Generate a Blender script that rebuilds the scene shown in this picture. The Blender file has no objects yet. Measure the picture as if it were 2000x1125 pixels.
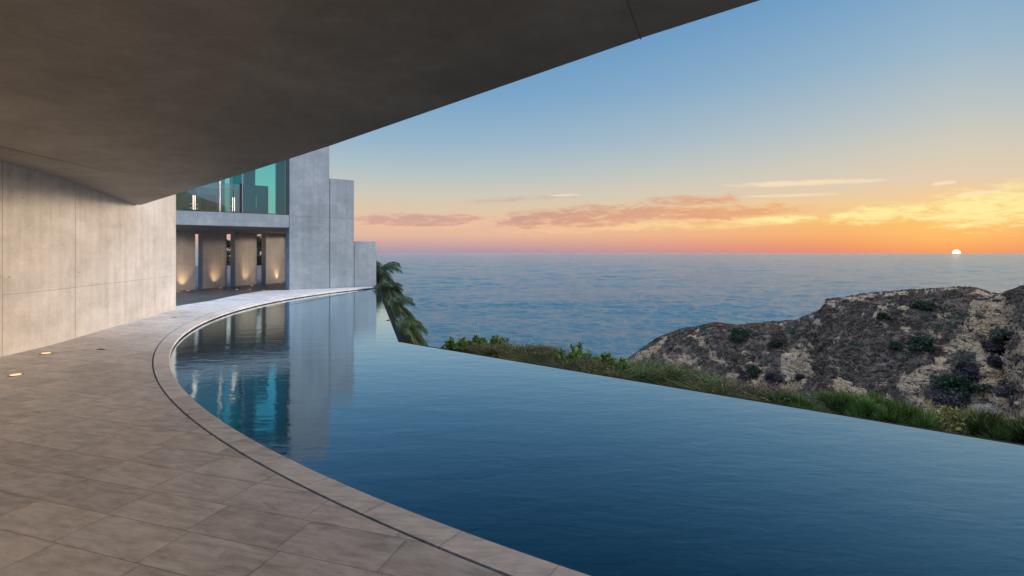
import bpy, bmesh, math, random
import numpy as np
from mathutils import Vector
R = math.radians
rnd = random.Random(7); rng = np.random.default_rng(11)
sc = bpy.context.scene
C = sc.collection
CAMZ = 1.6

# ------------------------------------------------------------------ camera
cam = bpy.data.cameras.new("camera"); camo = bpy.data.objects.new("camera", cam); C.objects.link(camo)
camo.location = (0, 0, CAMZ); camo.rotation_euler = (R(90), 0, 0)
cam.sensor_width = 36; cam.lens = 18.0; cam.shift_y = -68.5 / 2000
cam.clip_start = 0.05; cam.clip_end = 200000
sc.camera = camo
sc.view_settings.view_transform = 'Standard'; sc.view_settings.look = 'None'
sc.view_settings.exposure = 0.0; sc.view_settings.gamma = 1
sc.render.resolution_x = 1024; sc.render.resolution_y = 576

def lin(r, g, b, a=1.0):
    f = lambda c: (c/255/12.92) if c/255 <= 0.04045 else ((c/255+0.055)/1.055)**2.4
    return (f(r), f(g), f(b), a)

# ------------------------------------------------------------------ node helper
class N:
    def __init__(s, tree): s.t = tree; s.n = tree.nodes; s.l = tree.links
    def new(s, typ, ins=None, **kw):
        nd = s.n.new(typ)
        for k, v in kw.items(): setattr(nd, k, v)
        for k, v in (ins or {}).items():
            if hasattr(v, 'is_linked') or isinstance(v, bpy.types.NodeSocket): s.l.new(v, nd.inputs[k])
            else: nd.inputs[k].default_value = v
        return nd
    def m(s, op, a, b=None, c=None, clamp=False):
        nd = s.n.new('ShaderNodeMath'); nd.operation = op; nd.use_clamp = clamp
        for i, v in enumerate((a, b, c)):
            if v is None: continue
            if isinstance(v, bpy.types.NodeSocket): s.l.new(v, nd.inputs[i])
            else: nd.inputs[i].default_value = v
        return nd.outputs[0]
    def mix(s, f, a, b, mode='MIX'):
        nd = s.n.new('ShaderNodeMix'); nd.data_type = 'RGBA'; nd.blend_type = mode
        for i, v in ((0, f), (6, a), (7, b)):
            if isinstance(v, bpy.types.NodeSocket): s.l.new(v, nd.inputs[i])
            else: nd.inputs[i].default_value = v
        return nd.outputs[2]
    def ramp(s, f, stops, interp='LINEAR'):
        nd = s.n.new('ShaderNodeValToRGB'); cr = nd.color_ramp; cr.interpolation = interp
        while len(cr.elements) < len(stops): cr.elements.new(0.5)
        for e, (p, c) in zip(cr.elements, stops):
            e.position = p; e.color = c if len(c) == 4 else (*c, 1)
        s.l.new(f, nd.inputs[0]); return nd.outputs[0]
    def noise(s, vec, scale, detail=4, rough=0.55, dist=0.0):
        return s.new('ShaderNodeTexNoise', {'Vector': vec, 'Scale': scale, 'Detail': detail, 'Roughness': rough, 'Distortion': dist}).outputs[0]
    def mapping(s, vec, loc=(0,0,0), rot=(0,0,0), scale=(1,1,1)):
        return s.new('ShaderNodeMapping', {'Vector': vec, 'Location': loc, 'Rotation': rot, 'Scale': scale}).outputs[0]
    def smooth(s, v, a, b):
        nd = s.n.new('ShaderNodeMapRange'); nd.interpolation_type = 'SMOOTHSTEP'
        s.l.new(v, nd.inputs[0]); nd.inputs[1].default_value = a; nd.inputs[2].default_value = b
        return nd.outputs[0]

# ------------------------------------------------------------------ world: dusk sky with sun on the horizon
AZS = math.atan(0.868)
w = bpy.data.worlds.new("World"); sc.world = w; w.use_nodes = True
w.node_tree.nodes.clear(); n = N(w.node_tree)
tc = n.new('ShaderNodeTexCoord').outputs['Generated']
sp = n.new('ShaderNodeSeparateXYZ', {0: tc}); dx, dy, dz = sp.outputs
el = n.m('MULTIPLY', n.m('ARCSINE', dz), 57.2958)
az = n.m('MULTIPLY', n.m('ARCTAN2', dx, dy), 57.2958)
hl = n.m('SQRT', n.m('ADD', n.m('MULTIPLY', dx, dx), n.m('MULTIPLY', dy, dy)))
hd = n.m('DIVIDE', n.m('ADD', n.m('MULTIPLY', dx, math.sin(AZS)), n.m('MULTIPLY', dy, math.cos(AZS))), n.m('MAXIMUM', hl, 1e-4))
dang = n.m('MULTIPLY', n.m('ARCCOSINE', n.m('MINIMUM', n.m('MAXIMUM', hd, -1.0), 1.0)), 57.2958)
ef = n.m('DIVIDE', el, 60.0, clamp=True)
def stops(L): return [(e/60.0, lin(*c)) for e, c in L]
away = n.ramp(ef, stops([(0, (165,150,172)), (0.9, (200,165,165)), (1.9, (226,184,161)), (3.2, (231,192,163)), (4.5, (222,198,170)),
    (6.5, (205,201,186)), (9, (178,193,198)), (12, (150,181,203)), (17, (118,163,200)), (23, (96,147,195)), (30, (76,131,186)), (45, (48,104,165)), (60, (38,88,150))]))
sunny = n.ramp(ef, stops([(0, (250,138,88)), (0.7, (255,150,76)), (1.6, (255,172,84)), (3.0, (255,193,101)), (4.6, (248,206,146)),
    (6.5, (228,206,178)), (9, (212,204,186)), (12, (190,197,196)), (17, (156,183,202)), (23, (124,166,200)), (30, (92,143,192)), (45, (54,108,168)), (60, (38,88,150))]))
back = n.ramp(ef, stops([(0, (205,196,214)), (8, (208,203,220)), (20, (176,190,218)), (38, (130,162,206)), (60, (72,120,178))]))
f1 = n.m('POWER', n.m('SUBTRACT', 1.0, n.m('DIVIDE', dang, 58.0), clamp=True), 1.75)
sky = n.mix(f1, away, sunny)
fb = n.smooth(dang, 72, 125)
sky = n.mix(fb, sky, n.mix(1.0, back, (1.3, 1.85, 2.55, 1), 'MULTIPLY'))  # sky behind the camera brightened as added fill for tower and deck
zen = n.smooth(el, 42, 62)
sky = n.mix(zen, sky, (2.3, 2.75, 3.4, 1))  # overhead sky raised beyond dusk level, an added fill for the foreground
# added warm light patch, out of frame to the right, lighting the near wall
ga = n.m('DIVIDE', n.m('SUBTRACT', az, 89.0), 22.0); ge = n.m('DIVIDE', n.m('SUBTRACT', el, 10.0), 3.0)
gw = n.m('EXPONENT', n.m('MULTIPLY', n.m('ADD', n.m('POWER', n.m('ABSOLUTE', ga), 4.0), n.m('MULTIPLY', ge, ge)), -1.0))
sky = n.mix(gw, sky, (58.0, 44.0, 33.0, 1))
# glow just above the sun
g = n.m('ADD', n.m('POWER', n.m('DIVIDE', n.m('SUBTRACT', az, math.degrees(AZS)), 7.0), 2.0), n.m('POWER', n.m('DIVIDE', n.m('SUBTRACT', el, 1.5), 1.6), 2.0))
g = n.m('EXPONENT', n.m('MULTIPLY', g, -1.0))
sky = n.mix(n.m('MULTIPLY', g, 0.35), sky, lin(255, 222, 140))
# clouds: long thin streaks
cv = n.new('ShaderNodeCombineXYZ', {0: az, 1: n.m('MULTIPLY', el, 5.0), 2: 0.0}).outputs[0]
cn = n.noise(cv, 0.42, 8, 0.62, 0.6)
cn2 = n.noise(cv, 1.3, 6, 0.7, 0.3)
def azel(px, py):
    a = math.atan((px-1000)/1000); return math.degrees(a), math.degrees(math.atan((494-py)/1000*math.cos(a)))
def blob(x0, y0, x1, y1, half, soft=0.5, namp=2.0):
    half *= 1.15
    a0, e0 = azel(x0, y0); a1, e1 = azel(x1, y1)
    ca, ce = (a0+a1)/2, (e0+e1)/2; ha = abs(a1-a0)/2; he = math.degrees(half/1000*0.95); sl = (e1-e0)/(a1-a0)
    da = n.m('SUBTRACT', az, ca)
    u = n.m('DIVIDE', da, ha)
    v = n.m('DIVIDE', n.m('SUBTRACT', n.m('SUBTRACT', el, ce), n.m('MULTIPLY', da, sl)), he)
    d = n.m('ADD', n.m('POWER', n.m('ABSOLUTE', u), 2.5), n.m('MULTIPLY', v, v))
    d = n.m('SUBTRACT', 1.3, d)
    d = n.m('ADD', d, n.m('MULTIPLY', n.m('SUBTRACT', cn, 0.5), namp*2))
    d = n.m('ADD', d, n.m('MULTIPLY', n.m('SUBTRACT', cn2, 0.5), namp*0.9))
    return n.smooth(d, 0.0, 1.0/soft*0.7)
def union(L):
    r = L[0]
    for b in L[1:]: r = n.m('MAXIMUM', r, b)
    return r
rim = union([blob(960,440,1250,424,22), blob(1210,430,1600,412,20), blob(690,436,960,428,15), blob(1120,446,1420,432,9), blob(1330,440,1600,424,10)])
dark = union([blob(960,434,1250,412,19), blob(1130,428,1350,408,15), blob(1225,421,1600,408,13), blob(1240,397,1460,388,10,.4), blob(670,430,950,426,11,.5), blob(780,440,920,434,5,.5), blob(1110,442,1230,436,5,.4), blob(1340,436,1420,434,4,.4), blob(900,395,1150,380,6,.2)])
bright = union([blob(1640,426,1830,408,15), blob(1780,416,2120,396,26), blob(1900,395,2200,378,26,.4), blob(1610,430,1700,414,9), blob(1440,432,1590,424,6,.5)])
wisp = union([blob(1420,362,1740,350,5,.5,1.2), blob(1440,384,1660,378,3,.4,1.2), blob(1815,360,1870,355,3,.6,1), blob(1868,380,1965,372,2.5,.9,.6), blob(1070,382,1140,380,2,.5,1)])
azf = n.m('DIVIDE', n.m('ADD', az, 18.0), 60.0, clamp=True)
rimcol = n.ramp(azf, [(0, lin(244,190,160)), (.35, lin(250,200,158)), (.65, lin(255,218,150)), (1, lin(255,236,160))])
darkcol = n.ramp(azf, [(0, lin(205,164,156)), (.3, lin(198,152,142)), (.6, lin(222,158,128)), (1, lin(248,172,104))])
sky = n.mix(n.m('MULTIPLY', rim, 0.75), sky, rimcol)
sky = n.mix(n.m('MULTIPLY', dark, 0.85), sky, darkcol)
sky = n.mix(n.m('MULTIPLY', bright, 0.9), sky, lin(255,240,165))
sky = n.mix(n.m('MULTIPLY', wisp, 0.75), sky, lin(255,228,190))
# below the horizon: dim sea colour
sky = n.mix(n.smooth(el, -0.02, -1.0), sky, lin(70, 88, 115))
# solar disc
sd = n.new('ShaderNodeVectorMath', {0: tc, 1: (math.sin(AZS), math.cos(AZS), 0.0)}, operation='DISTANCE').outputs['Value']
disc = n.smooth(sd, 0.0051, 0.0044)
bgc = n.mix(disc, sky, (3.4, 2.5, 1.35, 1))
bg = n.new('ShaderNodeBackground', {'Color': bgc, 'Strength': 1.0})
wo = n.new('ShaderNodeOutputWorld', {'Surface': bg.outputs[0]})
w.cycles.sampling_method = 'MANUAL'; w.cycles.sample_map_resolution = 2048

# ------------------------------------------------------------------ sun
sl = bpy.data.lights.new("sun", 'SUN'); sl.energy = 0.0004; sl.angle = R(0.53); sl.color = (1.0, 0.60, 0.40)
so = bpy.data.objects.new("sun", sl); C.objects.link(so)
SEL = R(0.6)
d = Vector((math.sin(AZS)*math.cos(SEL), math.cos(AZS)*math.cos(SEL), math.sin(SEL)))
so.rotation_euler = (-d).to_track_quat('-Z', 'Y').to_euler(); so.location = (30, 40, 20)

# ------------------------------------------------------------------ object helpers
def tag(o, label=None, cat=None, group=None, kind=None):
    if label: o['label'] = label
    if cat: o['category'] = cat
    if group: o['group'] = group
    if kind: o['kind'] = kind
    return o
def empty(name, loc=(0,0,0)):
    o = bpy.data.objects.new(name, None); C.objects.link(o); o.location = loc; o.empty_display_size = .2; return o
def link(name, me, mat, parent=None, smooth=False):
    o = bpy.data.objects.new(name, me); C.objects.link(o)
    if mat: me.materials.append(mat)
    if parent:
        o.parent = parent; o.matrix_parent_inverse = parent.matrix_basis.inverted()
    if smooth: me.polygons.foreach_set('use_smooth', [True]*len(me.polygons))
    return o
class MB:
    def __init__(s): s.v = []; s.f = []
    def face(s, pts):
        i = len(s.v); s.v += [tuple(p) for p in pts]; s.f.append(tuple(range(i, i+len(pts))))
    def prism(s, poly, z0, z1):
        k = len(poly); i = len(s.v)
        fz = lambda z, j: z[j] if isinstance(z, (list, tuple)) else z
        s.v += [(p[0], p[1], fz(z0, j)) for j, p in enumerate(poly)] + [(p[0], p[1], fz(z1, j)) for j, p in enumerate(poly)]
        s.f.append(tuple(i+j for j in reversed(range(k)))); s.f.append(tuple(i+k+j for j in range(k)))
        for j in range(k): s.f.append((i+j, i+(j+1) % k, i+k+(j+1) % k, i+k+j))
        return s
    def tube(s, p0, p1, r0, r1=None, seg=8):
        r1 = r0 if r1 is None else r1; p0 = Vector(p0); p1 = Vector(p1); ax = (p1-p0).normalized()
        a = ax.orthogonal().normalized(); b = ax.cross(a); i = len(s.v)
        for p, r in ((p0, r0), (p1, r1)):
            for k in range(seg):
                t = 2*math.pi*k/seg; s.v.append(tuple(p + (a*math.cos(t)+b*math.sin(t))*r))
        for k in range(seg): s.f.append((i+k, i+(k+1) % seg, i+seg+(k+1) % seg, i+seg+k))
        s.f.append(tuple(i+k for k in reversed(range(seg)))); s.f.append(tuple(i+seg+k for k in range(seg)))
        return s
    def build(s, name, mat, parent=None, smooth=False, bevel=0):
        me = bpy.data.meshes.new(name); me.from_pydata(s.v, [], s.f)
        bm = bmesh.new(); bm.from_mesh(me); bmesh.ops.recalc_face_normals(bm, faces=bm.faces)
        if bevel: bmesh.ops.bevel(bm, geom=[e for e in bm.edges if len(e.link_faces) == 2 and e.calc_face_angle(0) > .5], offset=bevel, segments=2, affect='EDGES')
        bm.to_mesh(me); bm.free(); me.validate()
        return link(name, me, mat, parent, smooth)
def np_mesh(name, V, F, mat, parent=None, col=None, smooth=False):
    """V (n,3), F (m,k) ; col per vertex (n,3)"""
    me = bpy.data.meshes.new(name); V = np.asarray(V, np.float32); F = np.asarray(F, np.int32); k = F.shape[1]
    me.vertices.add(len(V)); me.vertices.foreach_set('co', V.ravel())
    me.loops.add(F.size); me.loops.foreach_set('vertex_index', F.ravel())
    me.polygons.add(len(F)); me.polygons.foreach_set('loop_start', np.arange(0, F.size, k, dtype=np.int32))
    me.polygons.foreach_set('loop_total', np.full(len(F), k, np.int32))
    if smooth: me.polygons.foreach_set('use_smooth', np.ones(len(F), bool))
    me.update(calc_edges=True)
    if col is not None:
        at = me.color_attributes.new('tint', 'FLOAT_COLOR', 'POINT')
        c4 = np.ones((len(V), 4), np.float32); c4[:, :col.shape[1]] = col; at.data.foreach_set('color', c4.ravel())
    return link(name, me, mat, parent)
def pt(px, py, z=0.0):
    Y = (CAMZ-z)*1000/(py-494); return Vector(((px-1000)/1000*Y, Y, z))
def at(px, py, Y): return Vector(((px-1000)/1000*Y, Y, CAMZ+(494-py)/1000*Y))

# numpy value noise
_P = rng.random((256, 256)).astype(np.float64)
def vn(x, y):
    xi = np.floor(x).astype(int); yi = np.floor(y).astype(int); fx = x-xi; fy = y-yi
    fx = fx*fx*fx*(fx*(fx*6-15)+10); fy = fy*fy*fy*(fy*(fy*6-15)+10); a = _P[xi & 255, yi & 255]; b = _P[(xi+1) & 255, yi & 255]
    c = _P[xi & 255, (yi+1) & 255]; d_ = _P[(xi+1) & 255, (yi+1) & 255]
    return (a*(1-fx)+b*fx)*(1-fy)+(c*(1-fx)+d_*fx)*fy - .5
def fbm(x, y, o=5, g_=.5, ridged=False):
    s = 0; a = 1; 
    for k in range(o):
        c_, s_ = math.cos(k*1.3), math.sin(k*1.3)
        v = vn((x*c_-y*s_)*2**k+17.3*k, (x*s_+y*c_)*2**k+5.1*k)
        if ridged: v = .5-2*abs(v)
        s = s+a*v; a *= g_
    return s

# ------------------------------------------------------------------ materials
def mat(name):
    m = bpy.data.materials.new(name); m.use_nodes = True; m.node_tree.nodes.clear(); n = N(m.node_tree)
    b = n.new('ShaderNodeBsdfPrincipled'); o = n.new('ShaderNodeOutputMaterial', {'Surface': b.outputs[0]})
    return m, n, b
def objco(n): return n.new('ShaderNodeTexCoord').outputs['Object']
def setc(n, b, name, v):
    if isinstance(v, bpy.types.NodeSocket): n.l.new(v, b.inputs[name])
    else: b.inputs[name].default_value = v
def bump(n, b, h, strength, dist):
    bn = n.new('ShaderNodeBump', {'Height': h, 'Strength': strength, 'Distance': dist}); n.l.new(bn.outputs[0], b.inputs['Normal'])

def concrete(name, c0, c1, c2, rough=.75, spec=.3, seed=0., streak=.5, bs=.25):
    m, n, b = mat(name); co = n.mapping(objco(n), loc=(seed, seed*.7, seed*.3))
    big = n.noise(co, .55, 5, .6, .4)
    mid = n.noise(co, 2.6, 6, .62, .8)
    fine = n.noise(co, 26, 5, .7)
    st = n.noise(n.mapping(co, scale=(3.5, 3.5, .22)), 1.6, 5, .6)
    cl = n.noise(n.mapping(co, scale=(.7, .7, 3.0)), .9, 6, .68, .5)
    f = n.m('ADD', n.m('MULTIPLY', big, .9), n.m('MULTIPLY', mid, .55))
    f = n.m('ADD', f, n.m('MULTIPLY', cl, .5)); f = n.m('ADD', f, n.m('MULTIPLY', st, streak))
    f = n.m('DIVIDE', f, 1.95+streak)
    col = n.ramp(f, [(.36, c0), (.5, c1), (.62, c2)])
    col = n.mix(n.m('MULTIPLY', n.smooth(fine, .35, .75), .22), col, (c0[0]*.72, c0[1]*.72, c0[2]*.72, 1))
    pit = n.new('ShaderNodeTexVoronoi', {'Vector': co, 'Scale': 9.0}, feature='F1').outputs['Distance']
    pn = n.noise(co, 1.7, 3, .5)
    pm = n.m('MULTIPLY', n.smooth(pit, .055, .03), n.smooth(pn, .52, .6))
    col = n.mix(n.m('MULTIPLY', pm, .55), col, (c0[0]*.35, c0[1]*.35, c0[2]*.35, 1))
    setc(n, b, 'Base Color', col); setc(n, b, 'Roughness', n.m('ADD', rough-.1, n.m('MULTIPLY', mid, .2))); b.inputs['Specular IOR Level'].default_value = spec
    h = n.m('SUBTRACT', n.m('ADD', n.m('MULTIPLY', mid, .6), n.m('MULTIPLY', fine, .25)), pm)
    bump(n, b, h, bs, .012)
    return m
M = {}
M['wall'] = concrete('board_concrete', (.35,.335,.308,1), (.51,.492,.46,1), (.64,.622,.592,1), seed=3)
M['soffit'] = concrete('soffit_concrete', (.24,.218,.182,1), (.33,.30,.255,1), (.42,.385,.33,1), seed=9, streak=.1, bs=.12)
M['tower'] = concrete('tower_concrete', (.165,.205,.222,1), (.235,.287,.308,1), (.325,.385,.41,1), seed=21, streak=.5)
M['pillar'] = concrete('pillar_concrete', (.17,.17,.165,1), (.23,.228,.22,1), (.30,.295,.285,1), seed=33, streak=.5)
m, n, b = mat('joint'); b.inputs['Base Color'].default_value = (.15,.135,.12,1); b.inputs['Roughness'].default_value = .95; M['joint'] = m
m, n, b = mat('faint_joint'); b.inputs['Base Color'].default_value = (.27,.24,.21,1); b.inputs['Roughness'].default_value = .95; M['joint2'] = m
m, n, b = mat('drain_black'); b.inputs['Base Color'].default_value = (.008,.008,.008,1); b.inputs['Roughness'].default_value = .8; M['black'] = m
m, n, b = mat('frame_metal'); b.inputs['Base Color'].default_value = (.03,.05,.055,1); b.inputs['Roughness'].default_value = .4; b.inputs['Metallic'].default_value = .5; M['frame'] = m
m, n, b = mat('steel'); b.inputs['Base Color'].default_value = (.42,.41,.38,1); b.inputs['Roughness'].default_value = .28; b.inputs['Metallic'].default_value = 1; M['steel'] = m
m, n, b = mat('plaster'); b.inputs['Base Color'].default_value = (.42,.42,.39,1); b.inputs['Roughness'].default_value = .8; M['plaster'] = m
m, n, b = mat('dark_lacquer'); b.inputs['Base Color'].default_value = (.03,.04,.045,1); b.inputs['Roughness'].default_value = .35; M['lacquer'] = m
m, n, b = mat('rim_metal'); b.inputs['Base Color'].default_value = (.25,.21,.18,1); b.inputs['Roughness'].default_value = .4; b.inputs['Metallic'].default_value = .8; M['rim'] = m

# travertine: tiles in rows, 0.61 x 0.309
def travertine(name, coping=False):
    m, n, b = mat(name); co = objco(n); s = n.new('ShaderNodeSeparateXYZ', {0: co}); X, Y, Z = s.outputs
    if not coping:
        rr = n.m('ADD', n.m('MULTIPLY', X, .302), n.m('MULTIPLY', Y, .953))
        t = n.m('SUBTRACT', n.m('MULTIPLY', X, .953), n.m('MULTIPLY', Y, .302))
        rw = n.m('DIVIDE', n.m('SUBTRACT', rr, 2.549), .309); row = n.m('FLOOR', rw)
        h1 = n.new('ShaderNodeTexWhiteNoise', {'W': row}, noise_dimensions='1D').outputs['Value']
        tw = n.m('ADD', n.m('DIVIDE', n.m('ADD', t, 2.071), .632), n.m('MULTIPLY', h1, .16))
        tw = n.m('ADD', tw, n.m('MULTIPLY', row, .05))
        cl = n.m('FLOOR', tw); fr = n.m('FRACT', rw); ft = n.m('FRACT', tw)
        dr = n.m('MULTIPLY', n.m('MINIMUM', fr, n.m('SUBTRACT', 1.0, fr)), .309)
        dt = n.m('MULTIPLY', n.m('MINIMUM', ft, n.m('SUBTRACT', 1.0, ft)), .632)
    else:
        ang = n.m('MULTIPLY', n.m('ARCTAN2', n.m('SUBTRACT', Y, 17.01), n.m('SUBTRACT', X, 8.66)), 16.9/.63)
        tw = n.m('ADD', ang, .35); cl = n.m('FLOOR', tw); ft = n.m('FRACT', tw); row = cl
        dt = n.m('MULTIPLY', n.m('MINIMUM', ft, n.m('SUBTRACT', 1.0, ft)), .6); dr = n.m('ADD', dt, 10.0)
        rr = n.m('MULTIPLY', Y, 1.0); t = X
    edge = n.m('MINIMUM', dr, dt)
    cell = n.new('ShaderNodeCombineXYZ', {0: cl, 1: row, 2: 0.0}).outputs[0]
    wn = n.new('ShaderNodeTexWhiteNoise', {'Vector': cell}, noise_dimensions='3D')
    rv = wn.outputs['Value']
    # veins run roughly along a diagonal, shifted per tile
    tv = n.new('ShaderNodeCombineXYZ', {0: n.m('ADD', t, n.m('MULTIPLY', rv, 37.0)), 1: rr, 2: n.m('MULTIPLY', rv, 9.0)}).outputs[0]
    vco = n.mapping(tv, rot=(0, 0, R(-62)), scale=(1.2, 5.5, 1))
    v1 = n.noise(vco, 3.4, 9, .68, .4); v2 = n.noise(vco, 9, 6, .7, .3)
    cloud = n.noise(tv, 4.2, 7, .66, .5); stain = n.noise(co, .33, 4, .55)
    f = n.m('ADD', n.m('MULTIPLY', v1, .58), n.m('ADD', n.m('MULTIPLY', cloud, .37), n.m('MULTIPLY', rv, .065)))
    f = n.m('ADD', f, n.m('MULTIPLY', n.m('SUBTRACT', stain, .5), .25))
    col = n.ramp(f, [(.36, (.38,.342,.30,1)), (.46, (.56,.52,.475,1)), (.55, (.69,.65,.60,1)), (.66, (.80,.765,.72,1))])
    col = n.mix(n.m('MULTIPLY', n.smooth(v2, .54, .68), .5), col, (.46,.43,.40,1))
    # holes and rusty veins of the travertine
    hol = n.noise(n.mapping(tv, rot=(0,0,R(-62)), scale=(3, 11, 1)), 5.0, 5, .7)
    hm = n.m('MULTIPLY', n.smooth(hol, .66, .74), n.smooth(n.noise(tv, 1.7, 2, .5), .5, .62))
    col = n.mix(n.m('MULTIPLY', hm, .7), col, (.075,.05,.038,1))
    rust = n.m('MULTIPLY', n.smooth(n.noise(tv, 2.3, 6, .7, 1.5), .64, .72), n.smooth(n.noise(co, 1.1, 3, .5), .5, .65))
    col = n.mix(n.m('MULTIPLY', rust, .5), col, (.16,.075,.045,1))
    tin = n.ramp(wn.outputs['Value'], [(0, (.90,.89,.90,1)), (.5, (1,1,1,1)), (1, (1.0,.955,.92,1))]); col = n.mix(1.0, col, tin, 'MULTIPLY')
    gr = n.smooth(edge, .0038, .0015)
    dirt = n.m('MULTIPLY', n.smooth(edge, .03, .0), n.smooth(n.noise(co, 4, 4, .6), .48, .7))
    col = n.mix(n.m('MULTIPLY', dirt, .35), col, (.13,.10,.08,1))
    col = n.mix(n.m('MULTIPLY', gr, .6), col, (.07,.055,.048,1))
    setc(n, b, 'Base Color', col)
    setc(n, b, 'Roughness', n.m('ADD', .24, n.m('MULTIPLY', n.m('ADD', v1, cloud), .24)))
    b.inputs['Specular IOR Level'].default_value = .5
    h = n.m('SUBTRACT', n.m('ADD', n.m('MULTIPLY', v2, .3), n.m('MULTIPLY', cloud, .25)), n.m('ADD', n.m('MULTIPLY', gr, 1.0), n.m('MULTIPLY', hm, .8)))
    h = n.m('ADD', h, n.m('MULTIPLY', rv, .15))
    bump(n, b, h, .35, .004)
    return m
M['trav'] = travertine('travertine_tiles'); M['cop'] = travertine('travertine_coping', True)

def paving(name):
    m, n, b = mat(name); co = n.mapping(objco(n), rot=(0,0,R(18)))
    br = n.new('ShaderNodeTexBrick', {'Vector': co, 'Color1': (.05,.047,.05,1), 'Color2': (.075,.068,.066,1), 'Mortar': (.02,.02,.02,1), 'Scale': 1.0, 'Mortar Size': .012, 'Brick Width': .3, 'Row Height': .15})
    col = n.mix(n.smooth(n.noise(co, .8, 4, .6), .4, .7), br.outputs[0], (.085,.075,.07,1))
    setc(n, b, 'Base Color', col); b.inputs['Roughness'].default_value = .5
    bump(n, b, br.outputs['Fac'], -.3, .004); return m
M['paving'] = paving('dark_stone_paving')

# pool water
m, n, b = mat('pool_water'); co = objco(n)
w0_ = n.noise(co, .16, 2, .5)
w1 = n.noise(n.mapping(co, rot=(0,0,R(14)), scale=(.6, 1.4, 1)), 2.4, 4, .55, .4)
w2 = n.noise(n.mapping(co, rot=(0,0,R(-20)), scale=(.7, 1.6, 1)), 8.5, 4, .6, .2)
calm = n.smooth(n.noise(co, .25, 2, .5), .3, .7)
h = n.m('ADD', w1, n.m('MULTIPLY', w2, n.m('ADD', .22, n.m('MULTIPLY', calm, .25))))
b.inputs['Base Color'].default_value = (.0007,.031,.050,1); b.inputs['Roughness'].default_value = .6; b.inputs['Specular IOR Level'].default_value = 0
bn = n.new('ShaderNodeBump', {'Height': h, 'Strength': .6, 'Distance': .0062}).outputs[0]
gls = n.new('ShaderNodeBsdfGlossy', {'Color': (.75,.92,1,1), 'Roughness': .03, 'Normal': bn})
fac = n.m('MULTIPLY', n.m('POWER', n.new('ShaderNodeLayerWeight', {'Blend': .5, 'Normal': bn}).outputs['Facing'], 3.6), 1.5, clamp=True)
mx = n.new('ShaderNodeMixShader', {0: fac, 1: b.outputs[0], 2: gls.outputs[0]}); n.l.new(mx.outputs[0], [x for x in n.n if x.type == 'OUTPUT_MATERIAL'][0].inputs[0])
M['pool'] = m
m, n, b = mat('pool_tile'); co = objco(n); f = n.noise(co, 12, 3, .5)
setc(n, b, 'Base Color', n.ramp(f, [(.3, (.012,.02,.02,1)), (.7, (.04,.055,.05,1))])); b.inputs['Roughness'].default_value = .25; M['ptile'] = m

# ocean
m, n, b = mat('ocean_water'); co = objco(n)
o1 = n.noise(n.mapping(co, rot=(0,0,R(-10)), scale=(.6, 1.25, 1)), .07, 8, .66, .2)
o2 = n.noise(n.mapping(co, rot=(0,0,R(10)), scale=(.8, 1.3, 1)), .22, 5, .6, .3)
pat = n.noise(n.mapping(co, rot=(0,0,R(5)), scale=(.35,1,1)), .0045, 4, .6, .5)
h = n.m('ADD', n.m('MULTIPLY', o1, 3.6), n.m('MULTIPLY', o2, n.m('ADD', .75, n.m('MULTIPLY', pat, 1.0))))
b.inputs['Base Color'].default_value = (.055,.150,.190,1); b.inputs['Specular Tint'].default_value = (.66,.86,1,1); b.inputs['IOR'].default_value = 1.333
b.inputs['Roughness'].default_value = .15
bump(n, b, h, 1.0, 3.2); M['ocean'] = m

# glass
def glass(name, tint, gl):
    m = bpy.data.materials.new(name); m.use_nodes = True; m.node_tree.nodes.clear(); n = N(m.node_tree)
    tr = n.new('ShaderNodeBsdfTransparent', {'Color': tint}); g_ = n.new('ShaderNodeBsdfGlossy', {'Color': (.9,1,1,1), 'Roughness': .02})
    lw = n.new('ShaderNodeLayerWeight', {'Blend': .25}).outputs['Fresnel']
    fac = n.m('ADD', n.m('MULTIPLY', lw, .6), gl, clamp=True)
    mx = n.new('ShaderNodeMixShader', {0: fac, 1: tr.outputs[0], 2: g_.outputs[0]}); n.new('ShaderNodeOutputMaterial', {'Surface': mx.outputs[0]}); return m
M['glass'] = glass('teal_glass', (.44,.88,.86,1), .06)
M['rail'] = glass('railing_glass', (.62,.72,.68,1), .10)
m, n, b = mat('curtain'); co = objco(n)
b.inputs['Base Color'].default_value = (.45,.50,.48,1); b.inputs['Roughness'].default_value = .9; M['curtain'] = m

# foliage: colour comes from the leaf tint attribute
def leafmat(name, rough=.55, trans=.25):
    m, n, b = mat(name); a = n.new('ShaderNodeAttribute', attribute_name='tint').outputs['Color']
    setc(n, b, 'Base Color', a); b.inputs['Roughness'].default_value = rough; b.inputs['Specular IOR Level'].default_value = .25
    tl = n.new('ShaderNodeBsdfTranslucent', {'Color': a}); mx = n.new('ShaderNodeMixShader', {0: trans, 1: b.outputs[0], 2: tl.outputs[0]})
    o = [x for x in n.n if x.type == 'OUTPUT_MATERIAL'][0]; n.l.new(mx.outputs[0], o.inputs[0]); return m
M['leaf'] = leafmat('leaf'); M['twig'] = leafmat('twig', .9, 0.0)
m, n, b = mat('bark'); co = objco(n); f = n.noise(n.mapping(co, scale=(1,1,6)), 6, 4, .6)
setc(n, b, 'Base Color', n.ramp(f, [(.35, (.05,.035,.025,1)), (.65, (.14,.10,.07,1))])); b.inputs['Roughness'].default_value = .9; bump(n, b, f, .6, .02); M['bark'] = m

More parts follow.
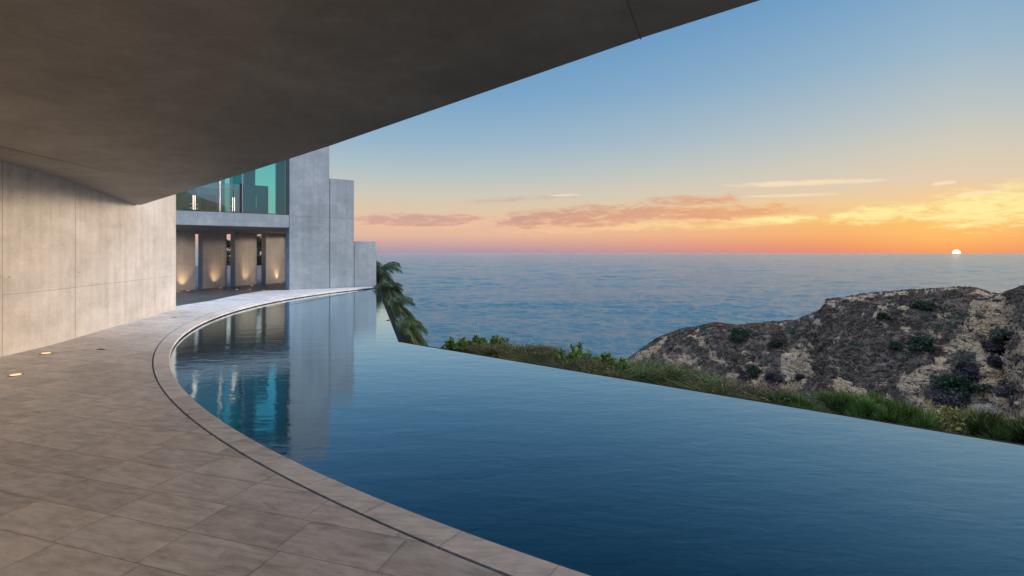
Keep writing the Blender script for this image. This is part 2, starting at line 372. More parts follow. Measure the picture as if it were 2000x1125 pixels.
# headland earth
m, n, b = mat('headland_earth'); co = objco(n)
a = n.new('ShaderNodeAttribute', attribute_name='tint').outputs['Color']; sa = n.new('ShaderNodeSeparateColor', {0: a}).outputs
wz = n.noise(co, .25, 4, .6); zz = n.mapping(co, scale=(.35, .35, 2.6))
st = n.noise(zz, 1.1, 7, .68, .8); blk = n.noise(co, 1.6, 7, .7, .6); lar = n.noise(co, .16, 4, .6)
rock = n.ramp(n.m('ADD', n.m('MULTIPLY', st, .6), n.m('MULTIPLY', blk, .4)), [(.34, (.12,.075,.045,1)), (.46, (.30,.20,.115,1)), (.56, (.42,.29,.17,1)), (.68, (.50,.375,.24,1))])
rock = n.mix(n.m('MULTIPLY', n.smooth(lar, .56, .7), .55), rock, (.36,.31,.27,1)); rock = n.mix(n.m('MULTIPLY', n.smooth(wz, .5, .66), .45), rock, (.40,.25,.13,1))
cr = n.new('ShaderNodeTexVoronoi', {'Vector': n.mapping(co, scale=(.8,.8,1.5)), 'Scale': 1.1}, feature='DISTANCE_TO_EDGE').outputs[0]
rock = n.mix(n.m('MULTIPLY', n.smooth(cr, .05, .0), .5), rock, (.07,.045,.03,1))
soil = n.ramp(blk, [(.35, (.10,.07,.05,1)), (.6, (.17,.12,.085,1)), (.75, (.30,.21,.135,1))])
msk = n.smooth(n.m('ADD', sa[0], n.m('MULTIPLY', n.m('SUBTRACT', blk, .5), .9)), .42, .58)
setc(n, b, 'Base Color', n.mix(msk, soil, rock)); b.inputs['Roughness'].default_value = .95; b.inputs['Specular IOR Level'].default_value = .15
bump(n, b, n.m('ADD', n.m('MULTIPLY', st, .5), n.m('ADD', n.m('MULTIPLY', blk, .6), n.m('MULTIPLY', n.smooth(cr, 0, .12), .25))), .9, .7); M['earth'] = m
m, n, b = mat('dry_soil'); co = objco(n); f = n.noise(co, 2.2, 6, .65)
setc(n, b, 'Base Color', n.ramp(f, [(.35, (.04,.035,.025,1)), (.65, (.16,.12,.085,1))])); b.inputs['Roughness'].default_value = .95; bump(n, b, f, .8, .15); M['soil'] = m

# ================================================================== LARGE STRUCTURE
PC = (8.658, 17.011); PR = 16.66         # pool edge circle
DC = (9.239, 17.576); DR = 17.66         # drain circle
WZ = -0.07
def arc(c, r, a0, a1, k): return [(c[0]+r*math.cos(R(a0+(a1-a0)*i/k)), c[1]+r*math.sin(R(a0+(a1-a0)*i/k))) for i in range(k+1)]
A0, A1 = 154.3, 273.2
K = Vector((-2.13, 9.60)); RT = Vector((4.43, 4.43)); DIR = (RT-K).normalized()
FAR = Vector((-6.46, 24.56)); END = K+DIR*15.0

# deck sheet around the pool (radial strips from the drain ring outward)
def ring(c0, r0, c1, r1, a0, a1, k, z0, z1, mbld):
    p = arc(c0, r0, a0, a1, k); q = arc(c1, r1, a0, a1, k)
    for i in range(k): mbld.face([(*p[i], z0), (*p[i+1], z0), (*q[i+1], z1), (*q[i], z1)])
mb = MB(); ring(DC, DR+.008, DC, DR+16, 153.8, 285, 160, 0, 0, mb)
tag(mb.build('deck', M['trav']), kind='structure')
# coping
mb = MB(); k = 200
pi_ = arc(PC, PR, A0, A1, k); po_ = []
for p in pi_:                       # matching drain-side point along the radius of the pool circle
    ang = math.atan2(p[1]-PC[1], p[0]-PC[0]); dxx, dyy = math.cos(ang), math.sin(ang)
    ox, oy = PC[0]-DC[0], PC[1]-DC[1]; bq = ox*dxx+oy*dyy; t = -bq+math.sqrt(bq*bq-(ox*ox+oy*oy-(DR-.010)**2)); po_.append((PC[0]+dxx*t, PC[1]+dyy*t))
for i in range(k):
    a_, b_, c_, d_ = pi_[i], pi_[i+1], po_[i+1], po_[i]
    mb.face([(*a_, -.006), (*b_, -.006), (*c_, .002), (*d_, .002)])
    e_ = lambda p: (p[0]+(p[0]-PC[0])/PR*-.006, p[1]+(p[1]-PC[1])/PR*-.006)
    mb.face([(*e_(a_), -.014), (*e_(b_), -.014), (*b_, -.006), (*a_, -.006)])
    mb.face([(*e_(a_), -.045), (*e_(b_), -.045), (*e_(b_), -.014), (*e_(a_), -.014)])
    i_ = lambda p: (p[0]+(p[0]-PC[0])/PR*.05, p[1]+(p[1]-PC[1])/PR*.05)
    mb.face([(*i_(a_), -.045), (*i_(b_), -.045), (*e_(b_), -.045), (*e_(a_), -.045)])
    mb.face([(*d_, .002), (*c_, .002), (*c_, -.06), (*d_, -.06)])
tag(mb.build('pool_coping', M['cop']), kind='structure')
# drain slot
mb = MB(); ring(DC, DR-.03, DC, DR+.02, 150, 275, 200, -.028, -.028, mb); 
tag(mb.build('drain_channel', M['black']), kind='structure')
# pool shell
mb = MB(); q = arc(PC, PR+.04, A0, A1, 160)
for i in range(160): mb.face([(*q[i], -.6), (*q[i+1], -.6), (*q[i+1], -.04), (*q[i], -.04)])
mb.build('pool_basin', M['ptile'])['kind'] = 'structure'
# water
mb = MB(); q = arc(PC, PR+.035, A0-.2, A1, 160)
mb.face([(*p, WZ) for p in q]+[(*END, WZ), (*K, WZ), (*FAR, WZ)])
me_w = mb.build('pool_water', M['pool']); tag(me_w, kind='structure')
# weir wall: the water spills over it
def offs(P0, P1, o):               # offset to the outer (sea) side
    dd = (P1-P0).normalized(); nn = Vector((dd.y, -dd.x)); return nn*o
nA = Vector((1, 0)); d1 = (K-FAR).normalized(); n1 = Vector((-d1.y, d1.x)); n2 = Vector((-DIR.y, DIR.x))
if n1.x < 0: n1 = -n1
if n2.y < 0: n2 = -n2
def miter(o):
    # corner offset
    s_ = n1+n2; s_ = s_/ (s_.dot(n1)); return K+s_*o
m, n, b = mat('weir_stone'); b.inputs['Base Color'].default_value = (.005,.007,.007,1); b.inputs['Roughness'].default_value = .9; b.inputs['Specular IOR Level'].default_value = .1; M['weir'] = m
mb = MB()
for o0, o1, zt in ((0.0, .10, WZ-.012), (.10, .30, -.40)):
    P = [FAR+n1*o0, miter(o0), END+n2*o0]; Q = [FAR+n1*o1, miter(o1), END+n2*o1]
    for i in range(2): mb.prism([P[i], P[i+1], Q[i+1], Q[i]], -3.2, zt)
tag(mb.build('pool_weir_wall', M['weir']), 'dark tiled weir wall along the sea side of the pool', 'wall')

# dark driveway paving
dz_ = .005
mb = MB(); mb.face([(x, y, dz_) for x, y in [(-10.1,13.5), (-10.1,17.2), (-10.5,19.9), (-10.45,21.75), (-9.72,22.03), (-9.5,30), (-13,32), (-27,32), (-27,13.5)]])
tag(mb.build('driveway', M['paving']), kind='structure')

# ---------------------------------------------------------------- near pavilion: curved wall + roof slab
pav = empty('concrete_pavilion', (-8, 8, 0)); tag(pav, 'near concrete pavilion with long wall and huge angular roof slab over the terrace', 'building')
P0 = at(275, 400, 12.2); W0 = at(0, 318, 7.96)
# edge of the slab in plan: a straight line
E0 = Vector((-8.85, 12.2)); E1 = Vector((2.26, 4.66))
def edge(px, py):
    a = (px-1000)/1000; dd = E1-E0
    s_ = (E0.x-a*E0.y)/(a*dd.y-dd.x); p = E0+dd*s_
    return Vector((p.x, p.y, CAMZ+(494-py)/1000*p.y))
Cc = edge(478, 338); Mm = edge(645, 284.5); Jj = edge(1253, 74); Ee = edge(1489, -1)
P0 = edge(274.5, 400.5)
Gg = Ee + (Ee-Jj).normalized()*6.0
Gg.z = Ee.z + .5
def planez(a, b_, c, x, y):
    nn = (b_-a).cross(c-a); return a.z-(nn.x*(x-a.x)+nn.y*(y-a.y))/nn.z
# crease D at px 0: ray on plane B
nB = (W0-P0).cross(Cc-P0); o_ = Vector((0, 0, CAMZ)); dr_ = Vector((-1, 1, .258)); tt = (P0-o_).dot(nB)/dr_.dot(nB); D = o_+dr_*tt
cd = (D-Cc); D2 = D+cd*1.6
wallpts = [(-7.75, -6.0), (-7.68, 0.0), (-7.70, 4.5), (-7.88, 7.86), (-8.02, 8.89), (-8.22, 9.64), (-8.82, 11.75), (-9.55, 14.55)]
J0 = at(1190, 0, Jj.y*0.86)
J0 = Vector((J0.x, J0.y, 0));
# main soffit triangulated in bands from the crease to the outer edge; facet B from wall to crease
def zA(x, y): return planez(Cc, Ee, D, x, y)
top = .55
mbS = MB()
X2 = Vector((8.0, -6.0)); X3 = Vector((-4.5, -6.0))
poly = [Cc, Mm, Jj, Ee, Gg, Vector((9.0, -6.0, zA(9, -6))), Vector((D2.x, -6.0, zA(D2.x, -6.0))), D2, D]
wl = [P0] 
zW = lambda x, y: planez(P0, W0, Cc, x, y)
wB = [Vector((x-.3, y, min(zW(x-.3, y), 3.6))) for x, y in wallpts if y < 11.9][::-1]
# soffit faces
def fan(P, c):
    for i in range(len(P)): mbS.face([c, P[i], P[(i+1) % len(P)]])
cA = Vector((-1.0, 3.0, zA(-1.0, 3.0)))
fan(poly, cA)
polyB = [P0, Cc, D, D2, Vector((D2.x, -6.0, zA(D2.x, -6.0)))] + wB[::-1]
cB = (Cc+D+W0+P0)/4; cB.z = zW(cB.x, cB.y)
fan(polyB, cB)
# top and fascia
outline = [P0, Cc, Mm, Jj, Ee, Gg, poly[5], poly[6]] + wB[::-1]
zt = 5.6
mbS.face([(p.x, p.y, max(zt, p.z+top)) for p in outline])
for i in range(len(outline)):
    p, q_ = outline[i], outline[(i+1) % len(outline)]
    mbS.face([p, q_, (q_.x, q_.y, max(zt, q_.z+top)), (p.x, p.y, max(zt, p.z+top))])
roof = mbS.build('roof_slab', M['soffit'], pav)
# soffit joints (thin dark recess lines)
def strip(mb_, a, b_, wd, nrm, off):
    a = Vector(a); b_ = Vector(b_); nrm = Vector(nrm).normalized(); dd = (b_-a).normalized(); s_ = nrm.cross(dd)*wd/2; o = nrm*off
    mb_.face([a-s_+o, b_-s_+o, b_+s_+o, a+s_+o])
mb = MB(); nA_ = (Ee-Cc).cross(D-Cc).normalized(); nA_ = nA_ if nA_.z < 0 else -nA_
jb = Vector((-.2, .4)).normalized()
for s0, s1 in ((0, 1),):
    a = Vector((Jj.x, Jj.y, 0)); a2 = at(1186, -8, 3.7); dd = Vector((a2.x-a.x, a2.y-a.y))
    b2 = Vector((a.x+dd.x*3, a.y+dd.y*3, 0)); 
    mb2 = MB(); a = a+dd.to_3d()*.03; strip(mb2, (a.x, a.y, zA(a.x, a.y)-.004), (b2.x, b2.y, zA(b2.x, b2.y)-.004), .012, nA_, .012); mb2.build('soffit_joint', M['joint'], pav)
# wall following the curve
def wall_strip(P, th, ztops, zb=0.0):
    mb = MB(); Lp = []
    for i, p in enumerate(P):
        a = Vector(P[max(i-1, 0)]); b_ = Vector(P[min(i+1, len(P)-1)]); dd = (b_-a).normalized(); Lp.append((Vector(p), Vector(p)+Vector((-dd.y, dd.x))*th))
    for i in range(len(P)-1):
        mb.prism([Lp[i][0], Lp[i+1][0], Lp[i+1][1], Lp[i][1]], zb, [ztops[i], ztops[i+1], ztops[i+1], ztops[i]])
    return mb
def catmull(P, k=6):
    out = []
    for i in range(len(P)-1):
        p0, p1, p2, p3 = [Vector(P[max(0, min(len(P)-1, j))]) for j in (i-1, i, i+1, i+2)]
        for s_ in range(k):
            t = s_/k; out.append(tuple(.5*((2*p1)+(p2-p0)*t+(2*p0-5*p1+4*p2-p3)*t*t+(3*p1-p0-3*p2+p3)*t**3)))
    out.append(tuple(P[-1])); return out
WP = catmull(wallpts)
zts = [min(zW(x, y)+.12, 4.2) if y < 12.05 else 3.9 for x, y in WP]
MB().prism([(-7.6,-5.4), (4.5,-5.4), (4.5,-5.0), (-7.6,-5.0)], 0, 3.6).build('unseen_blocker_wall', M['wall'], pav)  # unseen wall added behind the camera to darken the near deck
wb = wall_strip(WP, .42, zts)
bmw = wb.build('wall', M['wall'], pav)
bm = bmesh.new(); bm.from_mesh(bmw.data); bmesh.ops.remove_doubles(bm, verts=bm.verts, dist=1e-4); bm.to_mesh(bmw.data); bm.free()
def wallpoint(Y):
    for i in range(len(WP)-1):
        if WP[i][1] <= Y <= WP[i+1][1]:
            t = (Y-WP[i][1])/(WP[i+1][1]-WP[i][1]); a = Vector(WP[i]); b_ = Vector(WP[i+1]); dd = (b_-a).normalized()
            return a+(b_-a)*t, Vector((dd.y, -dd.x))
    return Vector(WP[-1]), Vector((1, 0))
def wall_px(px):
    best = min((abs(1000+wallpoint(y)[0].x/y*1000-px), y) for y in np.arange(6, 14.5, .02)); return best[1]
mb = MB()
for px in (147.5, 5):
    y = wall_px(px); p, nn = wallpoint(y); dd = Vector((-nn.y, nn.x)); z1_ = min(zW(p.x, p.y), 3.6)
    a = p+nn*.003-dd*.006; b_ = p+nn*.003+dd*.006
    mb.face([(*a, 0), (*b_, 0), (*b_, z1_), (*a, z1_)])
prev = None
for px in [5]+list(range(20, 343, 12))+[342]:
    y = wall_px(px); p, nn = wallpoint(y); q_ = p+nn*.0045
    if prev is not None and not (140 < px < 150): mb.face([(*prev, .948), (*q_, .948), (*q_, .956), (*prev, .956)])
    prev = q_
mb.build('wall_joint', M['joint2'], pav)
for px, py in ((16, 341), (43, 386), (19, 541), (0.5, 541), (154, 532), (224, 526), (282, 523), (336, 519)):
    y = wall_px(px); p, nn = wallpoint(y); z_ = CAMZ+(494-py)/1000*p.y
    mb = MB(); a = Vector((*p, z_)); mb.tube(a+Vector((*nn, 0))*-.01, a+Vector((*nn, 0))*.004, .013, .013, 12); mb.build('tie_hole', M['joint2'], pav)

# ---------------------------------------------------------------- far wing
FN = Vector((-.595, .804)); FD = Vector((.804, .595)); FO = Vector((-9.67, 22.14)); FC = FN.dot(FO)
def F(px, off=0.0):
    a = (px-1000)/1000; Y = (FC+off)/(FN.x*a+FN.y); return Vector((a*Y, Y))
def zat(py, p): return CAMZ+(494-py)/1000*p.y
wing = empty('house_wing', (-12, 21, 0)); tag(wing, 'far house wing with teal glass room above an open row of concrete pillars', 'building')
def fbox(px0, px1, off0, off1, z0, z1, name=None, mt=None, parent=wing, bevel=0):
    mb = MB().prism([F(px0, off0), F(px1, off0), F(px1, off1) if px1 == px0 else F(px1, off0)+FN*(off1-off0), F(px0, off0)+FN*(off1-off0)], z0, z1)
    return mb.build(name, mt, parent, bevel=bevel) if name else mb
# beam
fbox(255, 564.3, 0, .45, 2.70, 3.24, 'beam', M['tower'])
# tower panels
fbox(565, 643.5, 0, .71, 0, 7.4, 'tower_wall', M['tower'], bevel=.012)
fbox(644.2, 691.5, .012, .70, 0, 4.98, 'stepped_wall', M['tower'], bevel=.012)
mb = MB(); 
for px0, px1, o in ((565.6, 642.8, -.003), (644.6, 691, .009)):
    a, b_ = F(px0, o), F(px1, o); mb.face([(*a, 3.196), (*b_, 3.196), (*b_, 3.208), (*a, 3.208)])
mb.build('wall_joint', M['joint'], wing)
for px, py in ((580, 383.5), (638.5, 387.5), (580.5, 461), (631, 402), (638.5, 312), (635, 461), (686, 452), (583, 350), (640, 480)):
    o = -.004 if px < 643 else .008; p = F(px, o); z_ = zat(py, p); a = Vector((*p, z_)); nn = Vector((*FN, 0))
    mb = MB().tube(a, a+nn*.02, .022, .022, 10); mb.build('tie_hole', M['joint'], wing)
lw_ = empty('garden_wall', (*F(713), 0)); tag(lw_, 'lowest concrete wall closing the terrace at the far pool corner', 'wall')
fbox(692, 735, .03, .5, -1.5, 2.14, 'panel', M['tower'], lw_, bevel=.01)
# jamb
# pillars (echelon)
PB = [((-14.2, 20.8), (-13.85, 22.4)), ((-13.72, 22.72), (-13.5, 24.24)), ((-13.11, 24.24), (-12.98, 26.06)), ((-12.53, 26.06), (-12.41, 28.07)), ((-11.95, 28.0), (-11.8, 29.9))]
for i, (a, b_) in enumerate(PB):
    a = Vector(a); b_ = Vector(b_); dd = (b_-a).normalized(); nn = Vector((-dd.y, dd.x)); zc = [2.48, 2.50, 2.55, 2.62, 2.66][i]
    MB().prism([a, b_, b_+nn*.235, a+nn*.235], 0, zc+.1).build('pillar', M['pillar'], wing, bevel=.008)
# ceiling of the passage
mb = MB(); fa, fb_ = F(255, .449), F(564.6, .449)
front = [(*fa, 2.699), (*fb_, 2.699)]
rear = [(-17, 21.0, 2.45), (-14.6, 22.4, 2.49), (-13.9, 24.24, 2.52), (-13.3, 26.06, 2.58), (-12.8, 28.1, 2.64), (-11.5, 30, 2.67)]
mid_ = [(*(fa+(fb_-fa)*t), 2.699) for t in (0, .25, .5, .7, .85, 1)]
for i in range(5): mb.face([mid_[i], mid_[i+1], rear[i+1], rear[i]])
r2 = [(x-1.5, y+.8, z) for x, y, z in rear]
for i in range(5): mb.face([rear[i], rear[i+1], r2[i+1], r2[i]])
mb.build('passage_ceiling', M['pillar'], wing)
# upper floor
def quad_floor(off0, off1, z0, z1, name, mt, px0=255, px1=564.6): return fbox(px0, px1, off0, off1, z0, z1, name, mt)
quad_floor(.46, 4.6, 2.9, 3.23, 'floor_slab', M['plaster'])
quad_floor(-.0, 4.7, 6.9, 7.3, 'upper_roof', M['tower'])
# window: big pane at the facade for px 474..559, recessed part to the left
win = fbox(559.2, 564.2, -.004, .14, 3.245, 6.9, 'window', M['frame'])
fbox(474, 559.2, .06, .075, 3.27, 6.9, 'pane', M['glass'], win)
fbox(474, 559.2, .03, .10, 3.242, 3.27, 'sill', M['frame'], win)
fbox(472.8, 474.2, .03, .09, 3.272, 6.9, 'mullion', M['steel'], win)
win2 = fbox(300, 474, 1.15, 1.21, 3.232, 3.29, 'window', M['frame'])
fbox(300, 474, 1.17, 1.185, 3.29, 6.9, 'pane', M['glass'], win2)
for px in (387, 429.5): fbox(px-.5, px+.5, 1.12, 1.165, 3.29, 6.9, 'mullion', M['steel'], win2)
# interior: opaque walls, curtains
fbox(385, 439, 2.4, 2.5, 3.235, 6.9, 'inner_wall', M['plaster'])
fbox(449, 476, 2.4, 2.5, 3.235, 6.9, 'inner_wall', M['plaster'])
def curtain(px0, px1, off, mt=M['curtain']):
    k = 60; mb = MB(); pr = None
    for i in range(k+1):
        p = F(px0+(px1-px0)*i/k, off+.06*math.sin(i*1.7)+.03*math.sin(i*.6)); 
        if pr is not None: mb.face([(*pr, 3.24), (*p, 3.24), (*p, 6.88), (*pr, 6.88)])
        pr = p
    return mb.build('curtain', mt, wing, smooth=True)
curtain(340, 386, 1.7); curtain(538, 557, .5); curtain(476, 499, 2.6)
# glass railing (stands on the balcony edge)
rl = empty('glass_railing', (*F(420), 3.24)); tag(rl, 'frameless glass balcony railing with upright steel door pulls above the pillars', 'railing')
for a, b_ in ((300, 377.8), (379.2, 429), (430, 455.2), (456.4, 468)): fbox(a, b_, .03, .045, 3.262, 4.42, 'glass_panel', M['rail'], rl)
fbox(300, 468, .0225, .0525, 3.242, 3.264, 'base_rail', M['frame'], rl)
for px in (376.7, 380.4, 454, 457.5):
    p = F(px, -.03); MB().tube((*p, 3.30), (*p, 3.86), .021, .021, 8).build('door_pull', M['steel'], rl)
for px, py in ((373.3, 398), (373.3, 406), (384.8, 399), (384.8, 407), (450.5, 403), (450.5, 410.5)):
    p = F(px, .0); z_ = zat(py, p); MB().tube(Vector((*p, z_)), Vector((*p, z_))+Vector((*FN, 0))*.03, .028, .028, 8).build('glass_clamp', M['steel'], rl)
p = F(429.5, .02); MB().tube((*p, 3.265), (*p, 4.72), .013, .013, 8).build('post', M['steel'], rl)
a, b_ = F(395, .9), F(464, .9); MB().tube((*a, 4.33), (*b_, 4.33), .014, .014, 8).build('top_rail', M['steel'], rl)
# dark cabinet behind the glass
cab = empty('media_cabinet', (*F(500, .6), 3.24)); tag(cab, 'large dark cabinet standing behind the teal glass of the upper room', 'cabinet')
mb = MB(); q = [F(475, .14), F(524, .14), F(524, .14)+FN*.5, F(475, .14)+FN*.5]; mb.prism(q, 3.235, 4.44); mb.build('body', M['lacquer'], cab, bevel=.01)
p = F(500, .12); MB().tube((*p, 3.5), (*p, 4.02), .018, .018, 8).build('reflection_bar', M['steel'], cab)  # steel bar standing in for a bright reflection in the glass
fbox(468.6, 474, .04, .12, 3.245, 4.46, 'side_panel', M['black'], cab)
# a chair in the room
ch = empty('armchair', (*F(408, 2.0), 3.24)); tag(ch, 'dark armchair seen dimly through the balcony glass', 'chair')
p = F(408, 1.9); q = p+FD*.45+FN*.05
MB().prism([p-FD*.3, p+FD*.3, p+FD*.3+FN*.08, p-FD*.3+FN*.08], 3.45, 4.1).build('backrest', M['lacquer'], ch, bevel=.02)
MB().prism([p-FD*.3+FN*.085, p+FD*.3+FN*.085, p+FD*.3+FN*.4, p-FD*.3+FN*.4], 3.5, 3.66).build('seat', M['lacquer'], ch, bevel=.02)
for s_ in (-.26, .26):
    for t in (.12, .36):
        c_ = p+FD*s_+FN*t; MB().tube((*c_, 3.235), (*c_, 3.5), .018, .018, 6).build('leg', M['steel'], ch)
# low parapet beyond the pillars
MBp = MB().prism([(-24, 30.2), (-14.9, 33.0), (-14.9, 33.3), (-24, 30.5)], -1, .80); o = MBp.build('parapet_wall', M['pillar']); tag(o, 'low concrete parapet wall beyond the pillar row', 'wall')

# ================================================================== SMALL THINGS ON THE DECK
m = bpy.data.materials.new('lamp_lens'); m.use_nodes = True; m.node_tree.nodes.clear(); nn_ = N(m.node_tree)
em = nn_.new('ShaderNodeEmission', {'Color': (1, .60, .27, 1), 'Strength': 1.7}); nn_.new('ShaderNodeOutputMaterial', {'Surface': em.outputs[0]}); M['lens'] = m
def disc_mb(c, r0, r1, z0, z1, k=20):
    mb = MB()
    for i in range(k):
        a, b2 = 2*math.pi*i/k, 2*math.pi*(i+1)/k
        P = lambda r, t, z: (c[0]+r*math.cos(t), c[1]+r*math.sin(t), z)
        if r0 > 0: mb.face([P(r0, a, z1), P(r1, a, z1), P(r1, b2, z1), P(r0, b2, z1)]); mb.face([P(r0, a, z0), P(r0, b2, z0), P(r0, b2, z1), P(r0, a, z1)])
        mb.face([P(r1, a, z0), P(r1, b2, z0), P(r1, b2, z1), P(r1, a, z1)])
    if r0 == 0: mb.face([(c[0]+r1*math.cos(2*math.pi*i/k), c[1]+r1*math.sin(2*math.pi*i/k), z1) for i in range(k)])
    return mb
def upl(px, py, label, r=.06, spot=None, power=6, group='lit inground uplights', zb=0.005):
    p = pt(px, py, zb); o = empty('inground_light', (p.x, p.y, zb)); tag(o, label, 'light', group)
    disc_mb((p.x, p.y), r, r*1.35, zb-.01, zb+.008).build('rim', M['rim'], o); disc_mb((p.x, p.y), 0, r*.98, zb-.01, zb+.010).build('lens', M['lens'], o)
    if spot is not None:
        L = bpy.data.lights.new('beam', 'SPOT'); L.energy = power; L.spot_size = R(70); L.spot_blend = 1; L.color = (1, .62, .30); L.shadow_soft_size = .04
        l = bpy.data.objects.new('beam_light', L); C.objects.link(l); l.location = (p.x, p.y, zb+.03)
        l.rotation_euler = (Vector(spot)-l.location).to_track_quat('-Z', 'Y').to_euler(); l.parent = o; l.matrix_parent_inverse = o.matrix_basis.inverted()
G2 = 'inground lights in the dark driveway paving'
def target(px, py, i):
    a, b_ = Vector(PB[i][0]), Vector(PB[i][1]); t = (px-1000)/1000; dd = b_-a; s_ = (a.x-t*a.y)/(t*dd.y-dd.x); p = a+dd*s_
    return (p.x, p.y, CAMZ+(494-py)/1000*p.y)
UL = [(367.5, 567.9, 0, (357.5, 535), 'glowing uplight washing the leftmost visible pillar with warm light'), (431, 562.7, 1, (421.5, 527), 'glowing uplight in front of the second visible pillar'),
      (491.8, 558.3, 2, (482, 522), 'glowing uplight at the foot of the third visible pillar'), (548.5, 552.7, 3, (538.5, 517), 'farthest uplight, beside the pillar nearest the blue grey tower')]
for px, py, i, tp, lb in UL: upl(px, py, lb, spot=target(tp[0], tp[1], i), group=G2, power=85)
for px, py, lb in ((348.8, 570, 'small driveway light right beside the corner of the near wall'), (462.5, 565.6, 'tiny driveway light midway between the second and third uplights'), (488, 565.2, 'tiny driveway light just below the third uplight'),
                   (514.5, 567.2, 'left one of the two driveway lights nearest the pale paving'), (524, 568.2, 'right one of the two driveway lights nearest the pale paving')):
    upl(px, py, lb, r=.05, group=G2)
upl(90, 690.5, 'glowing deck light close to the foot of the near wall', r=.062, zb=.0, group='deck lights on the travertine terrace')
upl(30.5, 733, 'glowing deck light nearest the left edge of the terrace', r=.06, zb=.0, group='deck lights on the travertine terrace')
for px, py, lb in ((197, 682.5, 'small dark floor drain cover in the pale terrace tiles'), (340, 619.5, 'small dark floor drain cover beside the end of the near wall')):
    p = pt(px, py); o = empty('floor_drain', (p.x, p.y, 0)); tag(o, lb, 'drain', 'floor drains in the terrace')
    dd = Vector((.953, -.302)); nn = Vector((.302, .953)); c_ = Vector((p.x, p.y))
    MB().prism([c_-dd*.075-nn*.03, c_+dd*.075-nn*.03, c_+dd*.075+nn*.03, c_-dd*.075+nn*.03], -.01, .004).build('cover', M['black'], o)

# ================================================================== OCEAN
def build_ocean():
    SEA = -70.0
    th = np.radians(np.linspace(-62, 84, 560)); rr = np.exp(np.linspace(math.log(100), math.log(120000), 1250))
    T, Rr = np.meshgrid(th, rr); X = Rr*np.sin(T); Y = Rr*np.cos(T)
    sp_r = Rr*(math.log(1200)/1250); Z = np.zeros_like(X); g_ = np.random.default_rng(3)
    for i in range(100):
        lam = 7*(170/7)**(i/99.0); dirn = R(-80+g_.normal()*32); kx, ky = math.cos(dirn)*2*math.pi/lam, math.sin(dirn)*2*math.pi/lam
        amp = .0064*lam*np.interp(lam, [7, 16, 30, 170], [1.7, 1.0, .26, .18])*np.interp(Rr, [300, 900, 2500, 9000, 30000], [.85, 1.0, 1.3, .9, .05]); fade = np.clip(lam/(sp_r*2.2)-1, 0, 1)
        ph = kx*X+ky*Y+g_.random()*6.28
        Z += amp*fade*(np.sin(ph)+.25*np.sin(2*ph+1.57))
    grp = 1+.8*fbm(X/260, Y/140, 3)
    V = np.stack([X, Y, SEA+Z*grp], -1).reshape(-1, 3); nr, nt = X.shape
    i = np.arange(nr*nt).reshape(nr, nt); Fc = np.stack([i[:-1, :-1], i[1:, :-1], i[1:, 1:], i[:-1, 1:]], -1).reshape(-1, 4)[:, ::-1]
    tag(np_mesh('ocean', V, Fc, M['ocean'], smooth=True), kind='structure')
build_ocean()

# ================================================================== HEADLAND
CR = np.array([(1000,860,170),(1150,765,155),(1200,722,146),(1235,698,140),(1260,680,138),(1290,660,134),(1330,645,130),(1360,640,127),(1385,633,125),(1405,631,124),(1440,637,121),(1470,633,119),(1500,630,115),(1550,627,112),(1580,617,108),(1600,609,105),(1612,600,104),(1617,587,103),(1640,583,102),(1700,573,98),(1780,568,94),(1830,565,92),(1870,562.5,90),(1905,563,90),(1935,574,89),(1960,578,88),(1985,566,82),(2000,560,80),(2060,545,78),(2200,530,75),(2700,520,72),(3400,515,72)], float)
def poly_in(px, py, P):
    P = np.array(P, float); ins = np.zeros(px.shape, bool); j = len(P)-1
    for i in range(len(P)):
        xi, yi = P[i]; xj, yj = P[j]
        c = ((yi > py) != (yj > py)) & (px < (xj-xi)*(py-yi)/(yj-yi+1e-9)+xi); ins ^= c; j = i
    return ins
BARE = [[(1890,600),(1912,580),(1880,567),(1900,562),(1935,572),(1962,576),(1975,590),(1990,610),(2010,640),(2060,660),(2075,720),(2110,770),(2080,840),(1990,880),(1850,870),(1790,800),(1755,762),(1752,738),(1800,722),(1822,700),(1838,690),(1856,668),(1884,645)],
        [(1526,690),(1535,684),(1582,684),(1584,715),(1578,745),(1560,775),(1530,752),(1520,730)],
        [(1395,760),(1420,735),(1447,722),(1470,700),(1500,684),(1508,692),(1490,705),(1478,716),(1520,716),(1524,745),(1560,775),(1540,790),(1420,790)],
        [(1320,700),(1335,688),(1350,695),(1352,712),(1330,712)], [(1612,586),(1640,582),(1642,590),(1618,600)],
        [(1640,582),(1700,571),(1780,566),(1870,561),(1870,566),(1780,573),(1700,579),(1650,588)],
        [(1385,700),(1382,682),(1388,680),(1422,712),(1418,716)], [(1358,645),(1364,647),(1366,664),(1384,672),(1380,680),(1362,670)],
        [(1290,690),(1298,686),(1310,704),(1330,712),(1322,720),(1302,712)], [(1625,745),(1640,735),(1660,748),(1690,760),(1700,790),(1640,790)],
        [(1235,700),(1262,682),(1300,660),(1306,664),(1280,690),(1262,702)]]
BUSH = [(1960,663,32,22),(1940,675,26,12),(1862,752,46,26),(1850,765,55,18),(1885,715,26,30),(1975,762,30,16),(1940,702,14,10),(1915,620,10,8),(1992,625,18,10),(1467,728,22,16),(1511,735,18,17),(1563,736,12,5),(1752,690,22,12),(1575,660,8,20),(1480,700,22,8),(1950,720,12,8),(2020,720,20,30),(1990,700,12,8),(1910,655,8,5),(1925,765,20,10)]
